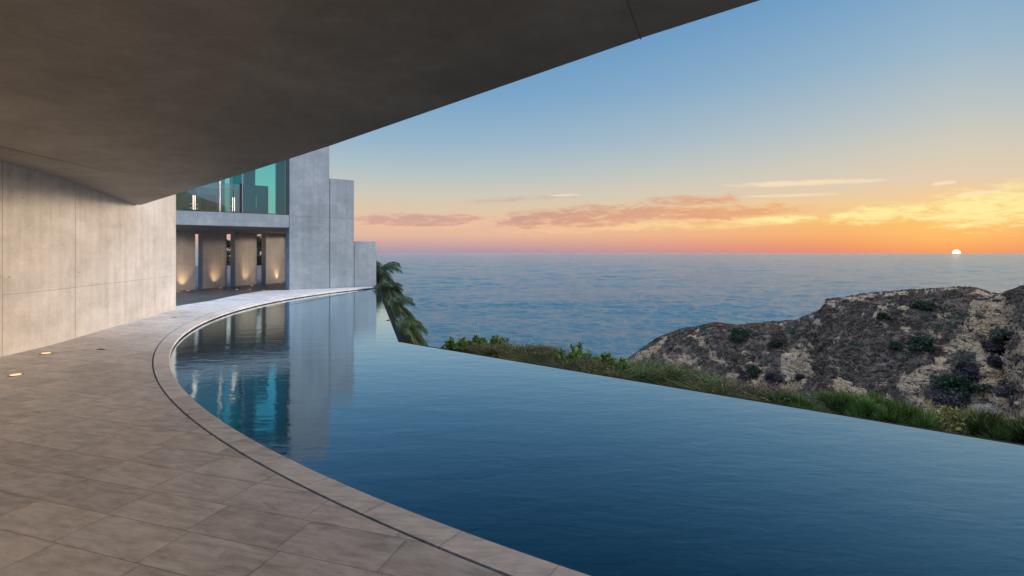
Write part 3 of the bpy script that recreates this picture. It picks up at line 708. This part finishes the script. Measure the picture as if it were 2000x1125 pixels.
def bare_mask(px, py):
    wx = 10*fbm(px/13, py/9, 5, .62); wy = 7*fbm(px/13+40, py/9+9, 5, .62); x, y = px+wx, py+wy
    b = np.zeros(px.shape, bool)
    for P in BARE: b |= poly_in(x, y, P)
    patch = fbm(px/26+3, py/15+8, 5) > (.35 + .07*(px > 1640))
    b |= patch
    for cx, cy, rx, ry in BUSH: b &= ~((((x-cx)/rx)**2+((y-cy)/ry)**2) < 1)
    return b
def headz(a, Y):
    px = 1000+1000*a
    D_ = np.interp(px, CR[:, 0], CR[:, 2]); yc = np.interp(px, CR[:, 0], CR[:, 1]); zc = CAMZ-(yc-494)/1000*D_
    t = D_-Y; X = a*Y
    s_ = .40+.22*np.clip((px-1500)/300, 0, 1)
    front = s_*(np.sqrt(np.maximum(t, 0)**2+9)-3)*1.02; rear = .75*(np.sqrt(np.minimum(t, 0)**2+16)-4)
    z = zc-np.where(t > 0, front, rear)
    tp = np.clip(np.abs(t)/14, .07, 1)
    z = z + tp*(4.2*fbm(X/16+2, Y/24+5, 3) + 2.6*fbm(X/8+9, Y/16, 4, .5, True))
    z = z + (.25+.75*tp)*(.45*fbm(X/2.6, Y/2.6, 4) + .12*fbm(X/.7, Y/.8, 3))
    return z
def build_headland():
    # finer columns where the photo sees it
    a = np.concatenate([np.linspace(.02, .22, 40, endpoint=False), np.linspace(.22, 1.03, 820, endpoint=False), np.linspace(1.03, 2.2, 160)])
    y = np.concatenate([np.linspace(38, 60, 50, endpoint=False), np.linspace(60, 145, 430, endpoint=False), np.linspace(145, 190, 40)])
    A, Y = np.meshgrid(a, y); Z = headz(A, Y); X = A*Y
    px = 1000+1000*A; py = 494+(CAMZ-Z)/Y*1000; bm_ = bare_mask(px, py)
    # strata steps and broken rock in bare parts
    bs_ = bm_.astype(float)
    for _ in range(2):
        bs_[1:-1, 1:-1] = (bs_[1:-1, 1:-1]*2+bs_[:-2, 1:-1]+bs_[2:, 1:-1]+bs_[1:-1, :-2]+bs_[1:-1, 2:])/6
    stp = Z*1.0/1.3+1.4*fbm(X/9, Y/9, 4); fr = stp-np.floor(stp); Z = Z+bs_*(-.5+np.clip(fr*2.2-.7, 0, 1))*.7*np.clip(np.abs(np.interp(px, CR[:,0], CR[:,2])-Y)/6, 0, 1)
    Z = Z + bs_*.2*fbm(X/.9, Y/1.2, 3, .6, True)*np.clip(np.abs(np.interp(px, CR[:,0], CR[:,2])-Y)/6, .2, 1)
    V = np.stack([X, Y, Z], -1).reshape(-1, 3); nr, nt = X.shape; i = np.arange(nr*nt).reshape(nr, nt)
    Fc = np.stack([i[:-1, :-1], i[:-1, 1:], i[1:, 1:], i[1:, :-1]], -1).reshape(-1, 4)
    col = np.repeat(bs_.reshape(-1, 1), 3, 1)
    tag(np_mesh('headland', V, Fc, M['earth'], col=col, smooth=False), kind='structure')
build_headland()

def leafquads(P, size, rg, aspect=1.6, up=0.0, dirs=None):
    """rhombic leaves centred on P"""
    n_ = len(P); d_ = rg.normal(size=(n_, 3)) if dirs is None else dirs; d_[:, 2] += up
    d_ /= np.linalg.norm(d_, axis=1)[:, None]+1e-9; e = np.cross(d_, rg.normal(size=(n_, 3))); e /= np.linalg.norm(e, axis=1)[:, None]+1e-9
    s_ = (np.asarray(size)*np.ones(n_))[:, None]
    V = np.stack([P-d_*s_*aspect/2, P+e*s_/2, P+d_*s_*aspect/2, P-e*s_/2], 1).reshape(-1, 3)
    return V, np.arange(n_*4).reshape(-1, 4)
def groundmask_pts(n_, pred, rg, a0=.2, a1=1.06, pmax=850):
    a = rg.uniform(a0, a1, n_); y = rg.uniform(48, 142, n_); z = headz(a, y); px = 1000+1000*a; py = 494+(CAMZ-z)/y*1000
    D_ = np.interp(px, CR[:, 0], CR[:, 2]); ok = (y < D_+3) & (py < pmax) & pred(px, py); return np.stack([a*y, y, z], 1)[ok], px[ok], py[ok]
def dome(centers, rad, per, size, rg, cols, jit=.35, flat=.75):
    n_ = len(centers); c = np.repeat(centers, per, 0); r_ = np.repeat(rad, per); d_ = rg.normal(size=(n_*per, 3)); d_[:, 2] = np.abs(d_[:, 2])*1.0
    d_ /= np.linalg.norm(d_, axis=1)[:, None]; rr = r_*(1-jit*rg.random(n_*per)**1.5)
    P = c+d_*rr[:, None]*np.array([1, 1, flat]); V, Fc = leafquads(P, np.repeat(size, per)*rg.uniform(.6, 1.4, n_*per), rg, 1.5)
    cc = np.repeat(cols, per, 0)*rg.uniform(.75, 1.25, (n_*per, 1)); return V, Fc, np.repeat(cc, 4, 0)
def build_brush():
    rg = np.random.default_rng(5)
    P, px, py = groundmask_pts(30000, lambda x, y: ~bare_mask(x, y), rg); P = P[:12500]; px = px[:len(P)]; py = py[:len(P)]
    rad = rg.uniform(.3, .75, len(P)); P[:, 2] -= .12
    base = np.array([[.150,.098,.068]]); red = np.array([[.175,.10,.065]]); gry = np.array([[.135,.105,.078]]); grn = np.array([[.045,.055,.028]])
    hi = np.clip((630-py)/60, 0, 1)[:, None]; k_ = rg.random((len(P), 1))
    patchy = fbm(px/30, py/20, 3)[:, None]
    cols = base*(1-hi*.6)+red*hi*.6; cols = np.where(k_ > .72, gry, cols); cols = np.where((k_ < .12) | (patchy > .38), grn, cols)*rg.uniform(.75, 1.2, (len(P), 1))*(1+.9*patchy)
    V, Fc, col = dome(P, rad, 46, .13+.08*rg.random(len(P)), rg, cols, .4, .55)
    tag(np_mesh('scrub', V, Fc, M['leaf'], col=col), 'low purple brown scrub covering the headland slope', 'scrub', kind='stuff')
    P, px, py = groundmask_pts(60000, lambda x, y: ~bare_mask(x, y) & ((x > 2050) | (y > 845)), rg, .2, 2.0, 1250); P = P[:11000]; P[:, 2] -= .12; py = py[:len(P)]
    V, Fc, col = dome(P, rg.uniform(.35, .8, len(P)), 24, .2+.1*rg.random(len(P)), rg, base*rg.uniform(.7, 1.25, (len(P), 1)), .4, .55)
    tag(np_mesh('scrub', V, Fc, M['leaf'], col=col), 'low purple brown scrub on the lower and farther slopes of the headland', 'scrub', kind='stuff')
    # scattered small tufts in bare ground
    P, px, py = groundmask_pts(9000, bare_mask, rg); P = P[:1300]; V, Fc, col = dome(P, rg.uniform(.12, .4, len(P)), 14, .14+.06*rg.random(len(P)), rg, np.tile([[.07,.055,.045]], (len(P), 1)))
    tag(np_mesh('dry_tufts', V, Fc, M['leaf'], col=col), 'sparse dry tufts scattered over the bare sandstone', 'scrub', kind='stuff')
    # stones
    P, px, py = groundmask_pts(16000, lambda x, y: bare_mask(x, y) & (x > 1600), rg); P = P[:520]
    cube = np.array([(x, y, z) for x in (-1, 1) for y in (-1, 1) for z in (-1, 1)], float); cf = np.array([(0,1,3,2),(4,6,7,5),(0,4,5,1),(2,3,7,6),(0,2,6,4),(1,5,7,3)])
    s_ = rg.gamma(1.6, .045, (len(P), 1, 1))*np.array([1.2, .9, .55]) + .05
    v = (cube[None]+rg.uniform(-.35, .35, (len(P), 8, 3)))*s_; ang = rg.uniform(0, 6.28, len(P)); c_, s2 = np.cos(ang)[:, None], np.sin(ang)[:, None]
    tl = rg.uniform(-.5, .5, len(P))[:, None]
    x_, y_, z_ = v[..., 0], v[..., 1], v[..., 2]; v = np.stack([x_*c_-y_*s2, x_*s2+y_*c_, z_+x_*tl], -1)+P[:, None]
    f_ = (cf[None]+np.arange(len(P))[:, None, None]*8).reshape(-1, 4); cc = np.array([[.22,.165,.11]])*rg.uniform(.7, 1.25, (len(P), 1)); 
    tag(np_mesh('loose_stones', v.reshape(-1, 3), f_, M['twig'], col=np.repeat(cc, 8, 0)), 'loose pale stones strewn down the bare sandstone gully', 'stones', kind='stuff')
build_brush()
def headpt(px, py):
    a = (px-1000)/1000; ys = np.linspace(40, 145, 1500); z = headz(np.full_like(ys, a), ys); p = 494+(CAMZ-z)/ys*1000
    D_ = np.interp(px, CR[:, 0], CR[:, 2]); ok = ys < D_; i = np.argmin(np.abs(p-py)+1e3*(~ok)); return np.array([a*ys[i], ys[i], z[i]])
def bigbush(px, py, rx, ry, label, col, lab_group='bushes on the headland slope'):
    rg = np.random.default_rng(int(px)); c = headpt(px, py+ry*.9); sc_ = c[1]/1000; R_ = rx*sc_; H_ = ry*1.9*sc_
    k_ = 26; off = rg.normal(size=(k_, 3)); off /= np.linalg.norm(off, axis=1)[:, None]; off[:, 2] = np.abs(off[:, 2]); off *= rg.uniform(.35, .8, (k_, 1))
    cs = c+off*np.array([R_, R_*.8, H_*.8]); rad = rg.uniform(.28, .45, k_)*min(R_, H_*1.2)
    cols = np.array([col])*rg.uniform(.7, 1.3, (k_, 1)); V, Fc, cc = dome(cs, rad, 150, np.full(k_, .20), rg, cols, .5, 1.0)
    o = empty('bush', tuple(c)); tag(o, label, 'bush', lab_group); V = V; ob = np_mesh('foliage', V, Fc, M['leaf'], o, col=cc)
    mb = MB()
    for q_ in range(6): mb.tube(tuple(c-np.array([0, 0, .4])), tuple(cs[q_]), .07, .02, 5)
    mb.build('stem', M['bark'], o)
GR = (.028,.045,.018); PU = (.062,.048,.048)
for a_ in ((1445,650,22,14,'rounded dark green bush near the low crest of the headland',(.035,.05,.02)), (1868,748,40,24,'biggest dark green bush, low in the pale rocky gully',GR), (1966,660,26,19,'dark green bush high on the right flank of the pale gully',GR),
           (1938,674,26,12,'dull purple bush spreading left of the high green gully bush',PU), (1886,712,22,28,'tall purple grey bush above the biggest green gully bush',PU), (1850,775,44,14,'wide purple grey bush in front of the biggest green gully bush',PU),
           (1980,764,26,16,'dark purple bush low at the right end of the headland',PU), (1472,722,17,13,'small dark green bush on the bare ochre slope',GR), (1455,733,15,12,'purple brown bush left of the small green one on the ochre slope',PU),
           (1512,735,18,16,'purple brown bush against the left side of the bare ochre bluff',PU), (1725,617,13,8,'small dark green bush in the middle of the upper purple slope',GR), (1752,673,12,10,'compact dark green bush in the middle of the headland slope',GR),
           (1800,668,26,17,'dark green bush just left of the upper pale gully',(.03,.045,.02)), (1803,596,26,11,'faded green bush under the highest crest',(.05,.062,.03)), (1334,722,10,7,'small black green bush at the foot of the low left slope',GR),
           (1514,668,14,8,'faded olive bush above the bare ochre slope',(.045,.055,.025)), (1943,704,13,9,'small round purple bush on the rubble right of the gully',PU), (1563,737,10,4,'little flat bush on the face of the ochre bluff',PU)):
    bigbush(*a_)

# ================================================================== GROUND BELOW THE POOL AND PLANTS
def build_slope():
    # strips parallel to the pool edge falling to the sea
    line = [FAR+Vector((-14, 18)), FAR+Vector((-3, 4)), FAR, FAR+(K-FAR)*.5, K]+[K+DIR*s_ for s_ in (1.5, 3, 5, 7, 9, 12, 16, 24, 40, 70)]
    line = [tuple(Vector(line[i])+(Vector(line[i+1])-Vector(line[i]))*(j/6)) for i in range(len(line)-1) for j in range(6)]+[tuple(line[-1])]; nrm = []
    for i in range(len(line)):
        a = Vector(line[max(i-1, 0)]); b_ = Vector(line[min(i+1, len(line)-1)]); dd = (b_-a).normalized(); nrm.append(Vector((-dd.y, dd.x)) if Vector((-dd.y, dd.x)).dot(Vector((.6, .8))) > 0 else Vector((dd.y, -dd.x)))
    ds = np.array([.0, .3, .6, 1, 1.5, 2, 3, 4.5, 6.5, 9, 12, 16, 22, 30, 40, 52, 66, 80, 100]); Ln = np.array(line); Nn = np.array(nrm)
    P = Ln[None]+Nn[None]*(ds[:, None, None]+.05); X, Y = P[..., 0], P[..., 1]
    lat = (Ln @ np.array(DIR))[None]*np.ones_like(X); 
    isarm = (Y > 9.6+.05*X)[0][None]*np.ones_like(X); isarm = (np.arange(len(line)) <= 27)[None]*np.ones_like(X)
    Z = -.95-.5*isarm-(.1+1.6*isarm)*np.minimum(ds[:, None], 2.3)-1.05*np.clip(ds[:, None]-2.3, 0, 999) + .5*fbm(X/2, Y/2, 4)*np.clip(ds[:, None]/3-.3, 0, 3)
    V = np.stack([X, Y, Z], -1).reshape(-1, 3); nr, nt = X.shape; i = np.arange(nr*nt).reshape(nr, nt)
    Fc = np.stack([i[:-1, :-1], i[:-1, 1:], i[1:, 1:], i[1:, :-1]], -1).reshape(-1, 4)
    tag(np_mesh('hillside', V, Fc, M['soil'], smooth=True), kind='structure')
build_slope()
def edgeY(px):
    a = (px-1000)/1000; s_ = (K.x-a*K.y)/(a*DIR.y-DIR.x); return K.y+DIR.y*s_
def strand(base, tip, bend, w0, rg, seg=4):
    """thin tapering blades; base,tip (n,3); bend (n,3)"""
    n_ = len(base); side = np.cross(tip-base, rg.normal(size=(n_, 3))); side /= np.linalg.norm(side, axis=1)[:, None]+1e-9
    vs = []
    for k_ in range(seg+1):
        t = k_/seg; c = base*(1-t)+tip*t+bend*(t*t); w_ = (w0*(1-t**1.5)+.0006); w_ = (w_*np.ones(n_))[:, None]; vs += [c-side*w_/2, c+side*w_/2]
    V = np.stack(vs, 1); m_ = 2*(seg+1); f = np.array([(2*k_, 2*k_+1, 2*k_+3, 2*k_+2) for k_ in range(seg)]); return V.reshape(-1, 3), (f[None]+np.arange(n_)[:, None, None]*m_).reshape(-1, 4), m_
def plant(kind, px, ptop, wpx, label, group, name, back=.75, seed=0, cat='shrub'):
    rg = np.random.default_rng(seed+int(px)); Ye = edgeY(px); Y = max(Ye+.4, 1760/(ptop-494)+.1*(seed % 3)); back = Y-Ye; X = (px-1000)/1000*Y; ztop = CAMZ-(ptop-494)/1000*Y; zb = -.95-.1*min(back, 2.3)-1.0*max(0, back-2.3); zb = max(zb, ztop-1.1); H = ztop-zb; W = wpx/1000*Y/2
    o = empty(name, (X, Y, zb)); tag(o, label, cat, group); parts = []
    base0 = np.array([X, Y, zb])
    if kind == 'leafy':      # upright stems with alternate oval leaves
        ns = int(46*W/.3)+8; b_ = base0+np.c_[rg.uniform(-W, W, ns), rg.uniform(-.3, .3, ns), np.zeros(ns)]
        hh = H*(1-.16*(np.abs(b_[:, 0]-X)/W)**2)*rg.uniform(.82, 1.0, ns); hh[:2] = H*1.0
        tp = b_+np.c_[rg.normal(0, .09, ns), rg.normal(0, .09, ns), hh]; V, Fc, m_ = strand(b_, tp, np.zeros((ns, 3)), .012, rg)
        col = np.tile([[.10,.09,.04]], (len(V), 1)); parts.append(('stem', V, Fc, col))
        nl = 64; t = rg.uniform(.5, 1.0, (ns, nl))**.8; Pl = (b_[:, None]*(1-t[..., None])+tp[:, None]*t[..., None]).reshape(-1, 3)
        dr = rg.normal(size=(ns*nl, 3)); dr[:, 2] = np.abs(dr[:, 2])*.8+.3; dr /= np.linalg.norm(dr, axis=1)[:, None]; Pl = Pl+dr*.035
        V, Fc = leafquads(Pl, rg.uniform(.030, .048, len(Pl)), rg, 1.9, dirs=dr.copy()); c = np.array([[.085,.16,.03]])*rg.uniform(.5, 1.5, (len(Pl), 1)); yl = rg.random(len(Pl)) < .10; c[yl] = [.24,.24,.05]
        parts.append(('foliage', V, Fc, np.repeat(c, 4, 0)))
    elif kind in ('grass', 'grassgreen'):
        nc = int(46*W/.4)+12; nb = 150; cs = base0+np.c_[rg.uniform(-W, W, nc), rg.uniform(-.45, .5, nc), H*rg.uniform(.62, .90, nc)]
        cs[:, 2] -= .10*H*np.abs((cs[:, 0]-X)/(W+.05))**2; c = np.repeat(cs, nb, 0); lean = np.repeat(rg.normal(0, .12, (nc, 2)), nb, 0)
        d_ = np.c_[rg.normal(0, .10, (nc*nb, 2))+lean, rg.uniform(.05, .15, nc*nb)]; b_ = c-np.array([0, 0, .16])+rg.normal(0, .035, (nc*nb, 3)); tp = c+d_
        bend = np.c_[d_[:, :2]*.9, -rg.uniform(0, .09, nc*nb)]; V, Fc, m_ = strand(b_, tp, bend, .0085, rg, 4)
        c0 = np.array([[.095,.105,.035]]) if kind == 'grass' else np.array([[.075,.125,.038]]); k3 = np.repeat(rg.uniform(.55, 1.3, (nc, 1)), nb, 0); col = c0*k3*rg.uniform(.5, 1.45, (nc*nb, 1))
        col = np.where(rg.random((nc*nb, 1)) < .18, np.array([[.24,.18,.09]])*k3, col); parts.append(('foliage', V, Fc, np.repeat(col, m_, 0)))
        nl = nc*70; q_ = rg.integers(0, nc, nl); Pl = cs[q_]+rg.normal(0, .07, (nl, 3))-np.array([0, 0, .05]); V, Fc = leafquads(Pl, rg.uniform(.014, .03, nl), rg, 2.0, up=.4)
        c = (np.array([[.075,.085,.035]]) if kind == 'grass' else np.array([[.065,.11,.035]]))*rg.uniform(.5, 1.4, (nl, 1)); parts.append(('leaves', V, Fc, np.repeat(c, 4, 0)))
        ns = 260; q_ = rg.integers(0, nc, ns); V, Fc, m_ = strand(base0+np.c_[(cs[q_, 0]-X)*.8, rg.uniform(-.2, .2, ns), np.zeros(ns)], cs[q_], rg.normal(0, .05, (ns, 3)), .012, rg, 3); parts.append(('stem', V, Fc, np.tile([[.13,.095,.06]], (len(V), 1))))
    elif kind == 'twig':
        nb = int(1900*W/.5)+300; b_ = base0+np.c_[rg.uniform(-W, W, nb), rg.uniform(-.35, .35, nb), rg.uniform(0, H*.5, nb)]
        tp = b_+np.c_[rg.normal(0, .13, nb), rg.normal(0, .12, nb), 0*b_[:, 0]]; tp[:, 2] = zb+H*rg.uniform(.78, 1.03, nb); V, Fc, m_ = strand(b_, tp, np.c_[rg.normal(0, .08, nb), rg.normal(0, .05, nb), np.zeros(nb)], .007, rg, 4)
        c = np.array([[.15,.11,.10]])*rg.uniform(.5, 1.6, (nb, 1)); parts.append(('stem', V, Fc, np.repeat(c, m_, 0)))
        nl = nb*5; q_ = rg.integers(0, nb, nl); t = rg.uniform(.3, 1, (nl, 1)); Pl = b_[q_]*(1-t)+tp[q_]*t+rg.normal(0, .02, (nl, 3)); V, Fc = leafquads(Pl, rg.uniform(.008, .02, nl), rg, 1.8)
        c = np.array([[.14,.105,.095]])*rg.uniform(.5, 1.5, (nl, 1)); c = np.where(rg.random((nl, 1)) < .25, np.array([[.17,.18,.11]]), c); parts.append(('foliage', V, Fc, np.repeat(c, 4, 0)))
    elif kind in ('feather', 'featherdark'):
        nc = int(20*W/.4)+6; cx = rg.uniform(-W, W, nc); top_ = H*(.66+.28*rg.random(nc))*(1-.10*(np.abs(cx)/W)**2); cs = base0+np.c_[cx, rg.uniform(-.35, .35, nc), top_]
        Vs, Fs, Cs, o_n = [], [], [], 0
        nb = 330; c = np.repeat(cs, nb, 0); d_ = rg.normal(size=(nc*nb, 3)); d_[:, 2] = np.abs(d_[:, 2])*1.1; d_ /= np.linalg.norm(d_, axis=1)[:, None]; r_ = rg.uniform(.05, .19, (nc*nb, 1))
        b_ = c+d_*r_*.4-np.array([0, 0, .03]); tp = c+d_*r_; V, Fc, m_ = strand(b_, tp, rg.normal(0, .012, (nc*nb, 3)), .0085, rg, 2)
        cc = np.repeat(rg.uniform(.45, 1.4, (nc, 1)), nb, 0); c0 = np.array([[.09,.17,.045]]) if kind == 'feather' else np.array([[.075,.115,.035]]); col = c0*cc*rg.uniform(.6, 1.4, (nc*nb, 1)); yl = rg.random(nc*nb) < .05; col[yl] = [.26,.26,.06]
        parts.append(('foliage', V, Fc, np.repeat(col, m_, 0)))
        ns = 160; q_ = rg.integers(0, nc, ns); V, Fc, m_ = strand(base0+np.c_[(cs[q_, 0]-X)*.8, rg.uniform(-.2, .2, ns), np.zeros(ns)], cs[q_], rg.normal(0, .03, (ns, 3)), .01, rg, 3); parts.append(('stem', V, Fc, np.tile([[.16,.12,.07]], (len(V), 1))))
    elif kind == 'dead':
        nb = 520; b_ = base0+np.c_[rg.uniform(-W, W, nb), rg.uniform(-.3, .3, nb), rg.uniform(H*.2, H*.7, nb)]; dr = rg.normal(size=(nb, 3))*np.array([.16, .1, .1]); dr[:, 2] = np.abs(dr[:, 2])*1.3+.04
        tp = b_+dr; tp[:, 2] = np.minimum(tp[:, 2], zb+H*.93); V, Fc, m_ = strand(b_, tp, rg.normal(0, .05, (nb, 3)), .009, rg, 4); c = np.array([[.24,.19,.15]])*rg.uniform(.35, 1.5, (nb, 1)); parts.append(('stem', V, Fc, np.repeat(c, m_, 0)))
        nl = 700; Pl = base0+np.c_[rg.uniform(-W, W, nl), rg.uniform(-.2, .2, nl), H*rg.uniform(.72, 1.0, nl)]; keep = fbm(Pl[:, 0]*9, Pl[:, 2]*9, 2) > .08; Pl = Pl[keep]; V, Fc = leafquads(Pl, rg.uniform(.02, .035, len(Pl)), rg, 1.8)
        c = np.array([[.26,.25,.07]])*rg.uniform(.6, 1.3, (len(Pl), 1)); parts.append(('foliage', V, Fc, np.repeat(c, 4, 0)))
    for nm, V, Fc, col in parts: np_mesh(nm, V, Fc, M['leaf'] if nm != 'stem' else M['twig'], o, col=col)
GE = 'plants growing beyond the sea side pool edge'
PL = [('leafy', 892, 664, 46, 'first leafy green shrub beyond the pool edge, nearest the palms', 'leafy_shrub'), ('leafy', 930, 659, 44, 'bright leafy shrub with the highest sprigs of the far group', 'leafy_shrub'),
      ('leafy', 972, 656, 14, 'single thin leafy sprig standing above the dry grass', 'leafy_shrub'), ('grass', 965, 672, 50, 'tan grass clump just right of the far leafy shrubs', 'grass_clump'),
      ('grass', 1010, 673, 60, 'broad mound of tan grass before the open sea', 'grass_clump'), ('grass', 1060, 678, 64, 'rounded dry grass mound right of the broad tan mound', 'grass_clump'),
      ('leafy', 1127, 675, 16, 'thin leafy sprig poking above the middle of the dry grass', 'leafy_shrub'), ('leafy', 1112, 687, 30, 'low leafy shrub left of the middle sprig', 'leafy_shrub'), ('leafy', 1150, 690, 30, 'low leafy shrub right of the middle sprig', 'leafy_shrub'), ('leafy', 1176, 688, 12, 'lone leafy sprig before the sea left of the headland foot', 'leafy_shrub'), ('leafy', 1205, 702, 34, 'leafy shrub where the sea meets the headland foot', 'leafy_shrub'),
      ('grass', 1105, 700, 60, 'brownish grass clump below the thin middle sprig', 'grass_clump'), ('grass', 1160, 708, 70, 'dark tan grass clump left of the headland foot', 'grass_clump'),
      ('grassgreen', 1225, 706, 66, 'green grass clump overlapping the sea and headland foot', 'grass_clump'), ('grassgreen', 1275, 706, 70, 'tall arching green grass clump before the low headland tip', 'grass_clump'), ('grassgreen', 1322, 722, 60, 'sloping green grass clump before the lower headland slope', 'grass_clump'),
      ('grass', 1368, 742, 56, 'short pale grass clump at the end of the green grass', 'grass_clump'), ('twig', 1420, 744, 74, 'grey purple twiggy shrub with pale upright tips', 'twiggy_shrub'), ('grassgreen', 1398, 745, 50, 'wispy grey green grass beside the twiggy shrubs', 'grass_clump'),
      ('twig', 1480, 752, 74, 'purple brown twiggy shrub before the bare ochre slope', 'twiggy_shrub'), ('twig', 1540, 762, 70, 'dense reddish twiggy shrub left of the feathery green ones', 'twiggy_shrub'), ('grassgreen', 1510, 762, 46, 'faded grass tuft among the twiggy shrubs', 'grass_clump'),
      ('feather', 1575, 780, 56, 'low feathery green shrub starting the bright green row', 'feathery_shrub'), ('feather', 1628, 769, 60, 'bright feathery green shrub, tallest of its row', 'feathery_shrub'), ('feather', 1682, 776, 62, 'rounded feathery green shrub right of the tallest one', 'feathery_shrub'), ('feather', 1735, 787, 62, 'feathery green shrub with yellow tips in mid row', 'feathery_shrub'), ('feather', 1780, 800, 50, 'last feathery green shrub before the dead twigs', 'feathery_shrub'),
      ('dead', 1812, 786, 50, 'bare twigs topped with yellow green leaves', 'dying_shrub'), ('dead', 1860, 806, 66, 'tangled dead grey twigs between green shrubs', 'dying_shrub'),
      ('featherdark', 1905, 810, 60, 'dark green shrub right of the dead twigs', 'bushy_shrub'), ('featherdark', 1955, 818, 64, 'dark green shrub second from the right end of the edge', 'bushy_shrub'), ('featherdark', 2005, 830, 60, 'dark green shrub at the far right of the pool edge', 'bushy_shrub'), ('featherdark', 2060, 840, 60, 'dark green shrub past the right end of view', 'bushy_shrub')]
for i, (kd, px, ptop, wpx, lb, nm) in enumerate(PL):
    if px > 2040: continue
    plant(kd, px, ptop, wpx, lb, GE, nm, back=.55 if kd != 'leafy' else .85, seed=i*13, cat='grass' if 'grass' in nm else 'shrub')
# low ground cover behind the first row
def groundcover():
    rg = np.random.default_rng(77); n_ = 2400; s_ = rg.uniform(2.2, 11, n_); d_ = rg.uniform(1.0, 7, n_); P = np.array(K)[None]+np.array(DIR)[None]*s_[:, None]+np.array(n2)[None]*d_[:, None]
    z = -1.0-.1*np.minimum(d_, 2.3)-1.05*np.clip(d_-2.3, 0, 9); C_ = np.c_[P, z]; cols = np.array([[.10,.10,.05]])*rg.uniform(.5, 1.4, (n_, 1)); V, Fc, col = dome(C_, rg.uniform(.15, .4, n_), 34, .05+.02*rg.random(n_), rg, cols)
    tag(np_mesh('ground_cover', V, Fc, M['leaf'], col=col), 'low olive ground cover on the slope below the pool edge', 'ground cover', kind='stuff')
groundcover()

# ---------------------------------------------------------------- palms
def palm(px, py, Y, label, nf, L, droop, seed, grp='palms beyond the pool corner', trunk=5.0, wd=.012, azr=None, bright=1.0):
    rg = np.random.default_rng(seed); c = np.array(at(px, py, Y)); o = empty('palm_tree', (c[0], c[1], c[2]-trunk)); tag(o, label, 'palm', grp)
    Vs, Fs, Cs, off = [], [], [], 0
    for i in range(nf):
        azm = rg.uniform(0, 2*math.pi); up = rg.uniform(-.45, 1.25); l_ = L*rg.uniform(.75, 1.1); t = np.linspace(0, 1, 64)[:, None]
        dh = np.array([math.cos(azm), math.sin(azm), 0]); P = c+dh*l_*t*math.cos(up*.6)+np.array([0, 0, 1])*(l_*math.sin(up)*t-droop*l_*t*t*(1.0+.3*rg.random()))
        side = np.cross(dh, [0, 0, 1]); tan = np.gradient(P, axis=0); tan /= np.linalg.norm(tan, axis=1)[:, None]
        for sgn in (-1, 1):
            ll = (l_*.30*np.sin(np.pi*np.clip(t*.9+.1, 0, 1))**.6)*rg.uniform(.8, 1.15, (64, 1)); tip = P+side*sgn*ll*.8+tan*ll*.62+np.array([0, 0, -1])*ll*.45*rg.uniform(.6, 1.4, (64, 1)); V, Fc, m_ = strand(P[3:], tip[3:], np.tile([[0, 0, -.06*l_]], (61, 1)), wd*l_, rg, 3)
            cc = np.array([[.05,.09,.035]])*bright*rg.uniform(.6, 1.3)*rg.uniform(.7, 1.3, (61, 1)); 
            if up < -.2: cc = cc*.5+np.array([[.10,.075,.035]])*.5
            Vs.append(V); Fs.append(Fc+off); Cs.append(np.repeat(cc, m_, 0)); off += len(V)
        b_ = P[:-1]; V = np.stack([P[:-1]-side*.012, P[:-1]+side*.012, P[1:]+side*.010, P[1:]-side*.010], 1).reshape(-1, 3); Vs.append(V); Fs.append(np.arange(len(V)).reshape(-1, 4)+off); Cs.append(np.tile([[.14,.13,.06]], (len(V), 1))); off += len(V)
    np_mesh('crown', np.concatenate(Vs), np.concatenate(Fs), M['leaf'], o, col=np.concatenate(Cs))
    mb = MB(); zz = c[2]
    for k_ in range(14):
        z0 = zz-trunk*k_/14; mb.tube((c[0], c[1], z0), (c[0], c[1], z0-trunk/14), .13+.01*k_, .10+.01*k_, 10)
    mb.build('trunk', M['bark'], o)
palm(741, 528, 26.5, 'dark palm behind the low garden wall at the pool corner', 48, 1.5, .62, 1)
palm(755, 560, 23.5, 'slender palm between the wall palm and the arching one', 46, .85, .62, 8)
palm(765, 594, 19.5, 'arching palm in the middle of the group beside the pool corner', 56, 1.0, .62, 2)
palm(780, 638, 13.0, 'lowest and nearest palm, bushy beside the pool corner', 90, .74, .70, 3, wd=.014, bright=1.25)
palm(700, 487, 29.0, 'palm whose tip shows just above the low garden wall', 26, 1.1, .7, 4)
# trees glimpsed between the pillars
def hedge_tree(px, Y, ptop, label, seed):
    rg = np.random.default_rng(seed); X = (px-1000)/1000*Y; zt_ = CAMZ+(494-ptop)/1000*Y; c = np.array([X, Y, 0.]); k_ = 40
    cs = c+np.c_[rg.normal(0, .5, k_), rg.normal(0, .5, k_), rg.uniform(.1, 1, k_)*zt_*.92]; V, Fc, cc = dome(cs, rg.uniform(.3, .5, k_), 90, np.full(k_, .10), rg, np.tile([[.035,.06,.022]], (k_, 1)), .6, 1)
    o = empty('tree', (X, Y, -1)); tag(o, label, 'tree', 'trees behind the pillar row'); np_mesh('crown', V, Fc, M['leaf'], o, col=cc); MB().tube((X, Y, -1), (X, Y, zt_*.7), .12, .05, 8).build('trunk', M['bark'], o)
hedge_tree(446, 35, 466, 'dark tree seen in the gap between the second and third pillars', 51); hedge_tree(506, 36, 460, 'dark tree seen in the gap between the third and fourth pillars', 52); hedge_tree(560, 37, 463, 'dark tree seen in the last narrow gap beside the tower', 53)
